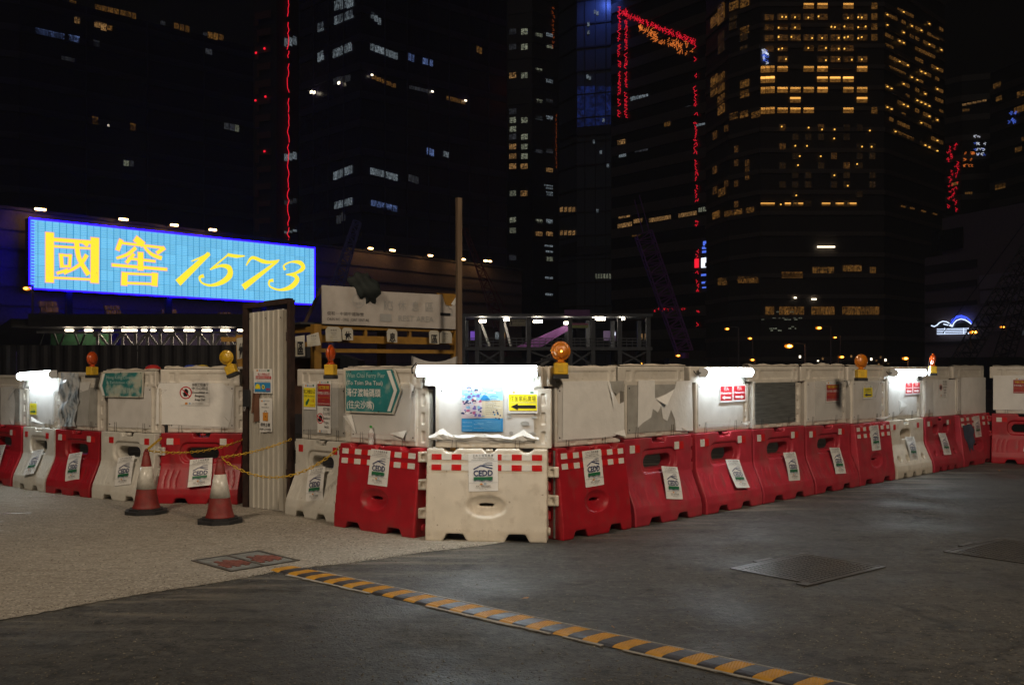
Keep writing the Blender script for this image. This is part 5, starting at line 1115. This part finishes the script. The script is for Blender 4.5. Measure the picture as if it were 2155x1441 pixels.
# ------------------------------------------------------------------ exhibition hall, its floodlights and the billboard
slope = lambda x: 1/(.01613-5.93e-6*(x-85))
T, f = tower('exhibition_hall', 'long low dark hall with a row of floodlights along its roof edge', [(-120,slope(-120)),(1098,slope(1098))], 0, 20, mat('hall wall',(.20,.14,.14),.7,var=.1), bands=False, cat='building')
D.objects.remove(T.children[0]); hf = f[0]; zt_ = 11.2
Q = [hf.o.xy, hf.w(hf.L,0,0).xy, hf.w(hf.L,16,0).xy, hf.w(0,16,0).xy]; MB().prism([(q.x-T.location.x,q.y-T.location.y) for q in Q],0,zt_,mat('hall wall',(.20,.14,.14),.7),axis='z').build('wall', T)
for k in range(10):
    win(T, hf, 675, 545+k*15, 1097, 545.9+k*15, mat('hall joint',(.05,.035,.035),.8), 'wall_joint', -.03) if False else None
me = MB().box(0,hf.L,-.10,-.003,-.05,.05,mat('hall course',(.15,.105,.105),.7)).mesh('wall_course')
for k in range(8): o = link('wall_course', me, T); o.location = hf.w(0,0,2.0+k*1.15)-T.location; o.rotation_euler = (0,0,hf.a)
MB().box(0,hf.L,-.25,.3,zt_+.003,zt_+.2,mat('hall coping',(.06,.045,.045),.7)).build('coping', T); cop = [c for c in T.children if c.name.startswith('coping')][0]; cop.location = hf.o-T.location; cop.rotation_euler = (0,0,hf.a)
m_fl = emi('floodlight glow', (1,.58,.20), 18.)
for x,y,s in ((85,441,1.25),(260,462,1.1),(367,474,1.),(448,484,1.),(780,523,.75),(826,527,1.),(906,538,.8),(975,546,.7),(1022,549,.6),(1031,550,.6)):
    h = hf.hit(x,y,-1.2); fl = MB().box(-.24*s,.24*s,-.10,.10,-.05,.06,m_fl).build('floodlight', T); fl.location = hf.w(h[0],-1.2,h[1])-T.location; fl.rotation_euler = (0,0,hf.a)
    MB().box(-.30*s,.30*s,-.14,.14,.063,.12,m_dark).build('floodlight_hood', fl); MB().bar((0,.1,.14),(0,1.35,-.1),.06,.06,m_dark).build('floodlight_arm', fl)
for x,y,w,hh in ((82,634,38,24),(220,643,32,20),(340,651,32,18),(461,657,26,12)):
    for a in range(3):
        for b in range(2): win(T, hf, x+a*w/3+b*3, y+b*hh/2, x+(a+1)*w/3-1.2+b*3, y+(b+1)*hh/2-1.2, w_dim, 'window_pane', -.1)
BF = face((62,60.0),(663,74.6))
P = PP(BF, 0, 'led_billboard', (62,459,663,641), 'huge glowing cyan billboard with yellow characters and numerals', 'billboard', sheet=lambda s: MB().prism([s.l(62,608),s.l(663,642),s.l(663,521),s.l(62,458)],.12,.7,m_dark).mesh('led_billboard'))
def led():
    m = D.materials.new('led cyan'); m.use_nodes = True; t = m.node_tree; b = t.nodes['Principled BSDF']; b.inputs['Base Color'].default_value = (.02,.02,.02,1)
    tc = t.nodes.new('ShaderNodeTexCoord').outputs['Object']; s = t.nodes.new('ShaderNodeSeparateXYZ'); t.links.new(tc, s.inputs[0]); oi = t.nodes.new('ShaderNodeObjectInfo').outputs['Random']
    w = t.nodes.new('ShaderNodeMath'); w.operation = 'MULTIPLY'; t.links.new(s.outputs[2], w.inputs[0]); w.inputs[1].default_value = 34.
    sn = t.nodes.new('ShaderNodeMath'); sn.operation = 'SINE'; t.links.new(w.outputs[0], sn.inputs[0]); f_ = _ramp(t, sn.outputs[0], -1, 1)
    c = _mix(t, f_, (.09,.46,.82), (.26,.66,.95)); c = _mix(t, _ramp(t, _noise(t, tc, 2.5, 3), .35, .7), c, (.18,.58,.88))
    x2 = t.nodes.new('ShaderNodeMath'); x2.operation = 'MULTIPLY'; t.links.new(s.outputs[0], x2.inputs[0]); x2.inputs[1].default_value = 2.; fr = t.nodes.new('ShaderNodeMath'); fr.operation = 'FRACT'; t.links.new(x2.outputs[0], fr.inputs[0]); g = t.nodes.new('ShaderNodeMath'); g.operation = 'GREATER_THAN'; t.links.new(fr.outputs[0], g.inputs[0]); g.inputs[1].default_value = .10
    c = _mix(t, g.outputs[0], (.05,.30,.58), c); t.links.new(c, b.inputs['Emission Color'])
    mr = t.nodes.new('ShaderNodeMapRange'); t.links.new(oi, mr.inputs[0]); mr.inputs[3].default_value = .92; mr.inputs[4].default_value = 1.06; t.links.new(mr.outputs[0], b.inputs['Emission Strength']); return m
m_led = led(); m_ledb = emi('led blue border', (.004,.001,1), 20.)
cm = MB().box(-.5,.5,-.5,.5,-.5,.5).mesh('led_cabinet'); cm.materials.append(m_led)
TL, TR, BR_, BL_ = P.l(64,461.5), P.l(661,523.5), P.l(661,639), P.l(64,605); nx, nz = 24, 6
for i in range(nx):
    for j in range(nz):
        u0, u1 = i/nx, (i+1)/nx; x0 = TL[0]+(TR[0]-TL[0])*u0; x1 = TL[0]+(TR[0]-TL[0])*u1; uc = (u0+u1)/2
        zt1 = TL[1]+(TR[1]-TL[1])*uc; zb1 = BL_[1]+(BR_[1]-BL_[1])*uc; z0 = zb1+(zt1-zb1)*j/nz; z1 = zb1+(zt1-zb1)*(j+1)/nz
        o = link('led_cabinet', cm, P.o); o.location = ((x0+x1)/2,.06,(z0+z1)/2); o.scale = (x1-x0-.02,.1,z1-z0-.02)
def bpoly(px): return [P.l(*q) for q in px]
for q in ([(62,458),(663,521),(663,523.2),(62,461)],[(62,605.4),(663,639.4),(663,642),(62,608)],[(62,461.1),(63.8,461.3),(63.8,605.3),(62,605.2)],[(661.3,523.3),(663,523.4),(663,639.3),(661.3,639.2)]): MB().prism(bpoly(q)[::-1],-.02,.11,m_ledb).build('blue_edge', P.o)
for k in range(22): q = 466+k*6.3; MB().prism(bpoly([(66,q),(72,q+.5),(72,q+3),(66,q+2.5)])[::-1],-.004,.008,m_ledb).build('edge_rung', P.o)
def cr(x, y): return P.l(x/3.169, 420+y/3.169)
m_let = emi('led yellow', (1,.78,.04), 1.15); m_lp = emi('led pink fringe', (1,.42,.62), .95)
kx = abs(cr(1000,0)[0]-cr(900,0)[0])/100; kz = abs(cr(0,500)[1]-cr(0,400)[1])/100
def strokes(name, S_, fringe):
    for m, ad, y in (((m_lp,9,-.02),) if fringe else ()) + ((m_let,0,-.035),):
        pr = Print(y)
        for pts, w in S_:
            ww = [((v if isinstance(w,list) else w)+ad)*kz*1.0 for v in (w if isinstance(w,list) else [w]*len(pts))]
            if len(pts) > 2:
                from mathutils import geometry
                Pn = []; Wn = []
                for k in range(len(pts)-1):
                    p0,p1_,p2_,p3_ = pts[max(k-1,0)],pts[k],pts[k+1],pts[min(k+2,len(pts)-1)]
                    for q in range(6):
                        t_ = q/6; h_ = lambda a,b,c,d: .5*((2*b)+(-a+c)*t_+(2*a-5*b+4*c-d)*t_*t_+(-a+3*b-3*c+d)*t_**3)
                        Pn.append((h_(p0[0],p1_[0],p2_[0],p3_[0]),h_(p0[1],p1_[1],p2_[1],p3_[1]))); Wn.append(ww[k]+(ww[k+1]-ww[k])*t_)
                Pn.append(pts[-1]); Wn.append(ww[-1])
            else: Pn, Wn = pts, ww
            e = ad/2
            if len(Pn) == 2:
                (xa,ya),(xb,yb) = Pn; d = math.hypot(xb-xa,yb-ya) or 1; Pn = [(xa-(xb-xa)/d*e,ya-(yb-ya)/d*e),(xb+(xb-xa)/d*e,yb+(yb-ya)/d*e)]
            pr.line([cr(*q) for q in Pn], Wn, m)
        pr.build(name, P.o)
strokes('character', [([(330,220),(330,552)],55),([(632,255),(630,556)],58),([(330,265),(640,288)],24),([(335,520),(625,534)],13),([(358,312),(602,326)],13),([(405,362),(412,452)],24),([(468,366),(462,450)],20),([(395,368),(478,376)],14),([(400,444),(472,446)],14),([(508,272),(520,370),(545,430),(590,502)],[34,30,30,34]),([(578,368),(530,435),(425,495)],[26,22,12]),([(550,282),(585,308)],22),([(378,492),(452,468)],18)], True)
strokes('character', [([(900,258),(955,302)],46),([(795,288),(1090,322)],16),([(808,268),(782,338)],30),([(1096,322),(1045,358)],26),([(905,320),(850,365),(775,392)],[24,22,14]),([(960,315),(1010,365),(1078,392)],[16,24,28]),([(892,362),(842,422)],24),([(850,392),(1035,412)],16),([(936,352),(936,472)],42),([(745,436),(1112,466)],20),([(830,485),(826,572)],44),([(1032,490),(1028,576)],46),([(825,492),(1050,502)],15),([(830,556),(1040,564)],15)], True)
strokes('numeral', [([(1392,360),(1185,556)],[34,58]),([(1275,412),(1340,385),(1398,360)],[8,14,22])], False)
strokes('numeral', [([(1515,368),(1575,378),(1632,376)],[26,28,8]),([(1522,366),(1400,468)],13),([(1400,468),(1470,442),(1525,455),(1530,505),(1480,550),(1405,572),(1345,555),(1330,520),(1358,508)],[8,22,44,50,38,20,14,20,30])], False)
strokes('numeral', [([(1640,440),(1680,388),(1750,412),(1800,418),(1862,404)],[8,26,32,26,8]),([(1852,410),(1620,586)],[18,52])], False)
strokes('numeral', [([(1900,470),(1892,440),(1940,416),(2000,422),(2020,455),(1975,488),(1905,500)],[26,14,12,38,40,22,6]),([(1905,500),(1960,506),(1980,535),(1940,582),(1865,602),(1800,580),(1795,545),(1822,538)],[6,30,46,42,18,14,20,28])], False)
for x in (150,360,560):
    a = P.l(x, 600+(x-62)*.057); b = BF.hit(x,640,0); MB().bar((a[0],.4,a[1]-.15),(a[0],.4,-P.o.location.z),.35,.35,m_dark).build('support_leg', P.o)

# ------------------------------------------------------------------ covered walkway and dark hoarding on the left
WF = Fr(at(300,HY,38), 0); WF.o.z = 0; Wk = empty('covered_walkway', WF.o, 0, 'covered walkway with white truss sides and a row of lamps', 'walkway')
m_wt = mat('white truss steel', (.50,.49,.50), .5, var=.1); m_wr = mat('walkway roof', (.05,.045,.05), .6)
def wl(x, y): h = WF.hit(x,y,0); return (h[0],0,h[1])
MB().box(wl(76,0)[0],wl(530,0)[0],-.6,2.6,wl(0,688)[2],wl(0,662)[2],m_wr).build('roof', Wk)
MB().bar(wl(76,675)[:1]+(.8,wl(0,680)[2]), wl(-60,0)[:1]+(3,wl(0,728)[2]), 2.6, .35, m_wr).build('ramp_roof', Wk)
for y,t in ((699,.08),(733,.10)): MB().bar(wl(78,y), wl(530,y), .08, t, m_wt).build('chord', Wk)
xs = [205,232,258,285,310,337,362,390,418,446,470,498,524]
for k,x in enumerate(xs):
    MB().bar(wl(x,700.6),wl(x,731),.07,.10,m_wt).build('truss_post', Wk)
    if k < len(xs)-1: a, b = (x+2, xs[k+1]-2); MB().bar(wl(a,731 if k%2 else 701.5),wl(b,701.5 if k%2 else 731),.05,.09,m_wt).build('diagonal', Wk)
    if k%3 == 0: MB().box(wl(x,0)[0]-.08,wl(x,0)[0]+.08,-.08,.08,0,wl(0,735.5)[2],m_dark).build('column', Wk)
for k in range(6): x = 84+k*22; MB().bar((wl(x,0)[0],.3,wl(x,701)[2]),(wl(x+11*(1 if k%2 else -1),0)[0],.3,wl(x,731)[2]),.06,.06,m_dark).build('dark_diagonal', Wk)
MB().box(wl(76,0)[0],wl(205,0)[0],1.2,1.26,wl(0,735)[2],wl(0,700)[2],mat('green netting',(.010,.06,.022),.8,var=.3)).build('netting_panel', Wk)
MB().box(wl(205,0)[0],wl(530,0)[0],2.5,2.56,0,wl(0,698)[2],mat('violet back screen',(.035,.022,.07),.7)).build('back_screen', Wk)
m_wl = emi('walkway lamp', (1,.84,.60), 24.)
for x,w in ((132,14),(173,14),(214,20),(255,20),(271,9),(292,9),(311,8),(344,18),(388,20),(426,18),(465,18),(502,20)):
    a = wl(x-w/2,698); b = wl(x+w/2,692.5); MB().box(a[0],b[0],.5,.66,a[2],b[2],m_wl).build('lamp', Wk)
win(Wk, WF, 198, 697, 208, 709, mat('walkway notice',(.45,.43,.42),.6), 'notice_board', -.1); win(Wk, WF, 477, 716, 483, 731, w_warm, 'lit_doorway', 1.0)
hd = empty('dark_hoarding', (at(260,HY,25).x,25,0), 0, 'dark corrugated hoarding behind the left panels', 'hoarding'); m_hd = mat('dark hoarding steel', (.030,.028,.032), .6, var=.15)
cz = H+(HY-726)/F*25; b = MB(); n = 20; wv = 1.5
for k in range(n): x = wv*k/n; b.v += [(x,(.0,-.04)[k%4 < 2],0),(x,(.0,-.04)[k%4 < 2],cz)]
b.v += [(wv,0,0),(wv,0,cz)]; b.f = [(2*k,2*k+2,2*k+3,2*k+1) for k in range(n)]; b.m = [0]*n; b.mats = [m_hd]; hm = b.mesh('hoarding_sheet', fix=False)
for k in range(6): o = link('hoarding_sheet', hm, hd); o.location = (-4.2+k*1.52,(0,.05)[k%2],0)
for k in range(5): MB().box(-3.0+k*1.8,-2.92+k*1.8,.12,.2,0,cz-.1,m_dark).build('stay', hd)

# ------------------------------------------------------------------ steel footbridge
FF = Fr(at(1170,HY,42), 0); FF.o.z = 0; Fb = empty('footbridge', FF.o, 0, 'dark steel footbridge with lamps under its roof in the middle distance', 'footbridge'); m_fb = mat('blue grey steel', (.10,.11,.135), .55, .2, var=.15)
def fl_(x, y, d=0): h = FF.hit(x,y,d); return (h[0],d,h[1])
for x in (975,1004,1056,1113,1200,1248,1304,1364):
    for d in (0,3): a = fl_(x,HY)[0]; MB().box(a-.09,a+.09,d-.09,d+.09,0,fl_(0,668)[2],m_fb).build('column', Fb)
MB().box(fl_(960,0)[0],fl_(1372,0)[0],-.3,3.3,fl_(0,666)[2]+.003,fl_(0,661)[2],m_fb).build('roof', Fb)
MB().box(fl_(960,0)[0],fl_(1372,0)[0],-.12,3.1,fl_(0,737)[2],fl_(0,730)[2],m_fb).build('deck', Fb)
for y in (712,718,724): MB().bar(fl_(962,y,-.14),fl_(1370,y,-.14),.04,.04,m_fb).build('rail', Fb)
for k in range(34): x = 965+k*12.2; MB().bar(fl_(x,729.8,-.14),fl_(x,711,-.14),.03,.03,m_fb).build('baluster', Fb)
for a,b in ((1115,1198),(1202,1246),(1306,1362),(1006,1054)):
    MB().bar(fl_(a,739,.0),fl_(b,768,.0),.07,.07,m_fb).build('brace', Fb); MB().bar(fl_(b,739,.11),fl_(a,768,.11),.07,.07,m_fb).build('brace', Fb)
for a,b in ((1010,1030),(1060,1075)): MB().bar(fl_(a,672,1.5),fl_(b,728,1.5),.10,.10,mat('pale strut',(.4,.4,.42),.5)).build('strut', Fb)
MB().prism([(fl_(1085,0)[0],fl_(0,729.5)[2]),(fl_(1140,0)[0],fl_(0,729.5)[2]),(fl_(1200,0)[0],fl_(0,692)[2]),(fl_(1196,0)[0],fl_(0,680)[2])],1.2,2.4,mat('violet stair cladding',(.16,.05,.22),.6,var=.1)).build('stair_cladding', Fb)
MB().box(fl_(1187,0)[0],fl_(1240,0)[0],-.35,-.303,fl_(0,666)[2],fl_(0,653)[2],mat('violet stair cladding',(.16,.05,.22),.6)).build('fascia_panel', Fb)
m_fbl = emi('footbridge lamp', (1,.86,.64), 28.)
for x,y,w in ((1015,675,15),(1064,672,15),(1132,676,19),(1193,679,12),(1251,667.5,8),(1264,670.5,20),(1309,670,11)):
    a = fl_(x-w/2,y+2.6,.6); b = fl_(x+w/2,y-2,.6); MB().box(a[0],b[0],.6,.8,a[2],b[2],m_fbl).build('lamp', Fb)
win(Fb, FF, 1072, 672, 1106, 686, mat('pale sign board',(.40,.38,.30),.5), 'hanging_sign', -.5)
sgn = Print(0); q0 = FF.hit(1089,679,-.5); sgn.text('往灣仔渡輪碼頭',.06,.02,.09,i_black,.50); sgn.text('To Wan Chai Ferry Pier',.06,-.10,.05,i_black,.52); sgn.poly([(-.28,-.10),(-.22,-.10),(-.22,.02),(-.19,.02),(-.25,.10),(-.31,.02),(-.28,.02)],i_black)
o = sgn.build('sign_lettering', Fb); o.location = (q0[0],-.565,q0[1])
win(Fb, FF, 1204, 680, 1238, 684, mat('sign magenta',(.40,.10,.22),.5), 'hanging_sign', -.5); win(Fb, FF, 1204, 684.2, 1238, 690, mat('sign green',(.30,.36,.12),.5), 'hanging_sign', -.5); 
for x0,y0,x1,y1,m in ((1042,699,1050,714,w_cool),(1058,699,1063,714,w_warm),(978,698,985,712,w_amb),(990,697,999,715,emi('violet screen',(.25,.10,.7),.5,False)),(1270,696,1296,716,emi('pale violet kiosk',(.30,.18,.36),.22,False)),(1288,699,1295,706,w_wht),(1343,702,1345,714,w_warm),(1350,702,1352,714,w_warm),(1357,702,1359,714,w_warm)): win(Fb, FF, x0, y0, x1, y1, m, 'lit_panel', 3.4)
st = Fb
for k in range(6): MB().bar(fl_(1140+k*6,768-k*4,.4),fl_(1140+k*6,756-k*4,.4),.03,.03,mat('pale strut',(.4,.4,.42),.5)).build('stair_baluster', Fb)
MB().bar(fl_(1138,756,.4),fl_(1176,731+4,.4),.05,.05,mat('pale strut',(.4,.4,.42),.5)).build('stair_rail', Fb); MB().bar(fl_(1138,768,.4),fl_(1176,745,.4),.06,.12,mat('pale strut',(.4,.4,.42),.5)).build('stair_string', Fb)

# ------------------------------------------------------------------ cranes
def boom(name, pa, pb, Y, w0, w1, n, m, label, cab=None, cables=()):
    a, b = at(*pa,Y), at(*pb,Y); root = empty(name, (b.x,b.y,0), 0, label, 'crane'); o = root.location; d = (b-a); s = d.normalized().cross(Vector((0,1,0))).normalized()
    def cp(k, i, j): f_ = k/n; w = (w0+(w1-w0)*f_)/2; return a.lerp(b,f_) + s*w*i + Vector((0,1,0))*w*j - o
    r = max(.035, w1*.05)
    for i in (-1,1):
        for j in (-1,1): MB().tube([cp(0,i,j),cp(n,i,j)], r, 6, m).build('chord', root)
    lc = MB()
    for k in range(n):
        for j in (-1,1): lc.tube([cp(k,-1 if k%2 else 1,j),cp(k+1,1 if k%2 else -1,j)], r*.6, 4, m)
        for i in (-1,1): lc.tube([cp(k,i,-1 if k%2 else 1),cp(k+1,i,1 if k%2 else -1)], r*.6, 4, m)
        lc.tube([cp(k,-1,-1),cp(k,1,-1)], r*.6, 4, m)
    tag(lc.build('lacing', root), kind='stuff')
    for (q0,q1) in cables: MB().tube([at(*q0,Y)-o, at(*q1,Y)-o], .03, 5, m).build('hoist_cable', root)
    base = MB().box(-1.1,1.1,-1.5,1.5,.25,1.1,m_dark).build('tracks', root)
    MB().tube([(0,0,1.1),b-o], w1*.3, 8, m).build('mast', root)
    MB().prism([(-1.3,1.105),(1.5,1.105),(1.5,2.0),(.6,2.3),(-1.3,2.3)], -1.2,1.2,m_dark).build('cab', root)
    return root
m_cp = mat('violet crane paint', (.20,.07,.22), .5, var=.1, emit=(.25,.05,.32), es=.0)
boom('crawler_crane',(1354,492),(1441,742),72,1.15,1.05,22,mat('purple crane paint with billboard tint',(.30,.10,.34),.5),'purple lattice crane boom leaning before the dark towers',cables=(((1335,420),(1354,492)),((1345,410),(1368,492))))  # purple tint cast by the billboard is put into the paint colour
boom('crawler_crane',(752,466),(698,640),50,.35,.6,16,mat('crane paint with blue light tint',(.14,.14,.42),.5),'thin lattice boom with painted-in blue light rising beside the billboard')  # blue light falling on this boom is put into its colour
boom('crawler_crane',(2170,520),(2022,762),66,.9,1.0,18,mat('black crane paint',(.030,.026,.034),.5),'dark lattice crane boom in front of the right block',cables=(((2170,520),(2100,640)),((2155,470),(1985,700))))
boom('crawler_crane',(2158,600),(2108,765),64,.8,.9,12,mat('black crane paint',(.030,.026,.034),.5),'second dark lattice boom at the right picture edge')
boom('crawler_crane',(978,482),(1062,700),60,.25,.5,20,mat('dull red crane paint',(.12,.02,.045),.5),'faint red lattice boom leaning behind the timber pole',cables=(((978,486),(1040,690)),((984,500),(1085,690))))

# ------------------------------------------------------------------ street lamps
m_sp = mat('lamp post steel', (.16,.13,.12), .5, .3)
def lamp(px, py, Y, s, label, arm=6, e=9., fac=1):
    p = at(px,py,Y); root = empty('street_lamp', (p.x+arm*Y/F*fac,p.y,0), 0, label, 'street lamp', 'orange street lamps beyond the site'); ax_ = -arm*Y/F*fac
    MB().tube([(0,0,0),(0,0,p.z*.5),(0,0,p.z+.12)], [.10,.08,.05], 8, m_sp).build('post', root); MB().tube([(0,0,p.z+.10),(ax_*.5,0,p.z+.16),(ax_,0,p.z+.12)], .04, 6, m_sp).build('arm', root)
    r = 1.35*s*Y/F; Mh = Matrix.Translation((ax_,0,p.z)) @ Matrix.Diagonal((1.3,1,.8,1)); MB().lathe([(r*.2,-r*.8),(r*.8,-r*.5),(r,0),(r*.8,r*.4),(r*.3,r*.6)], 14, emi('street lamp halo bowl', (1,.26,.012), 1.0), Mh).build('lamp_head', root, True)  # orange glare halo built in as a glowing bowl round the bulb
    MB().lathe([(r*.1,-r*.5),(r*.5,-r*.3),(r*.55,0),(r*.4,r*.3),(r*.1,r*.4)], 12, emi('street lamp glow %.0f' % e, (1,.36,.035), e), Matrix.Translation((0,-r*.7,0)) @ Mh).build('lamp_bulb', root, True)
    MB().box(ax_-r*1.5,ax_+r*1.5,-r,r,p.z+r*.52,p.z+r*.8,m_sp).build('hood', root)
for a in ((1660,728,58,5.5,'largest glaring orange street lamp low in the middle right',35,30.),(1723,690,75,4.,'orange street lamp on a long arm above the largest one',26,14.),(1757,710,80,2.4,'small orange street lamp on the post beside the long arm lamp',12,10.),(1530,692,85,3.,'orange street lamp left of the largest one, on a thin post',24,10.),(1578,712,85,2.8,'orange street lamp floating above the nearer tube light',6,10.),(1583,757,70,3.,'low orange street lamp just above the nearer tube light',6,10.),(1771,751,70,3.4,'low orange street lamp before the small tree of lights',-8,12.),(1905,754,62,4.,'low star bright orange street lamp beside the farthest tube light',6,22.),(2048,699,70,5.,'bright orange street lamp touching the neon emblem',-6,24.),(2109,688,74,3.,'orange street lamp on a tall post at the right',8,12.),(1427,748,75,3.2,'low orange street lamp at the foot of the purple boom',6,12.),(1349,764,60,2.6,'tiny orange lamp at the right end of the footbridge',6,10.),(57,607,48,5.,'orange street lamp under the lower left billboard corner',12,12.)): lamp(a[0],a[1],a[2],a[3],a[4],a[5],a[6])
rs = random.Random(21)
o = empty('roadside_shed', at(1850,HY,95)*1, 0, 'long low dark shed with tiny lit doorways on the right', 'shed'); o.location.z = 0
shf = Fr(o.location, 0)
MB().box(-9.,5.,0,4,0,2.0,g_dk).build('wall', o); MB().box(-9.2,5.2,-.3,4.2,2.003,2.2,g_dkb).build('roof', o)
for x,y in ((1832,753),(1843,757),(1852,749),(1858,760),(1862,755),(1868,761),(1848,763),(1730,752),(1790,747),(1682,748),(1720,758)): win(o, shf, x, y, x+3, y+5, w_pt if rs.random() < .4 else w_warm, 'lit_doorway', -.1)
# two street lamps on the near side of the road that light the barriers
def near_lamp(x, y, h, e, aim, label):
    root = empty('street_lamp', (x,y,0), 0, label, 'street lamp'); d = Vector((aim[0]-x,aim[1]-y,0)).normalized()
    MB().tube([(0,0,0),(0,0,h*.5),(0,0,h)], [.11,.09,.06], 10, m_sp).build('post', root); MB().tube([(0,0,h-.05),tuple(d*.8+Vector((0,0,h+.2))),tuple(d*1.6+Vector((0,0,h+.25)))], .045, 8, m_sp).build('arm', root)
    rz = math.atan2(d.y,d.x); hd_ = MB().box(1.5,2.3,-.18,.18,h+.18,h+.34,m_sp).build('lamp_head', root); hd_.rotation_euler = (0,0,rz)
    l = D.lights.new('street_lamp_light','SPOT'); l.energy = e; l.color = (1,.81,.60); l.spot_size = R(92); l.spot_blend = 1; l.shadow_soft_size = .9
    lo = D.objects.new('street_lamp_light', l); C.objects.link(lo); lo.parent = root; p = d*1.9+Vector((0,0,h+.10)); lo.location = p; v = Vector((aim[0],aim[1],.6))-(Vector((x,y,0))+p); lo.rotation_euler = v.to_track_quat('-Z','Y').to_euler()
near_lamp(-7,1,8.5,2250,(-2.2,11.5),'street lamp out of view beside the concrete pad')
near_lamp(7,-1,8.5,3900,(3.4,12.8),'street lamp out of view beside the asphalt road')
# thin city haze
if HAZE:
    hz = MB().box(-420,420,-40,420,-1,150,None).build('haze'); tag(hz,'thin night haze over the city','haze',kind='stuff')
    m = D.materials.new('haze'); m.use_nodes = True; t = m.node_tree; t.nodes.remove(t.nodes['Principled BSDF']); pv = t.nodes.new('ShaderNodeVolumePrincipled'); pv.inputs['Density'].default_value = HAZE; pv.inputs['Color'].default_value = (.9,.92,1,1); pv.inputs['Anisotropy'].default_value = .2
    t.links.new(pv.outputs[0], t.nodes['Material Output'].inputs['Volume']); hz.data.materials.append(m)
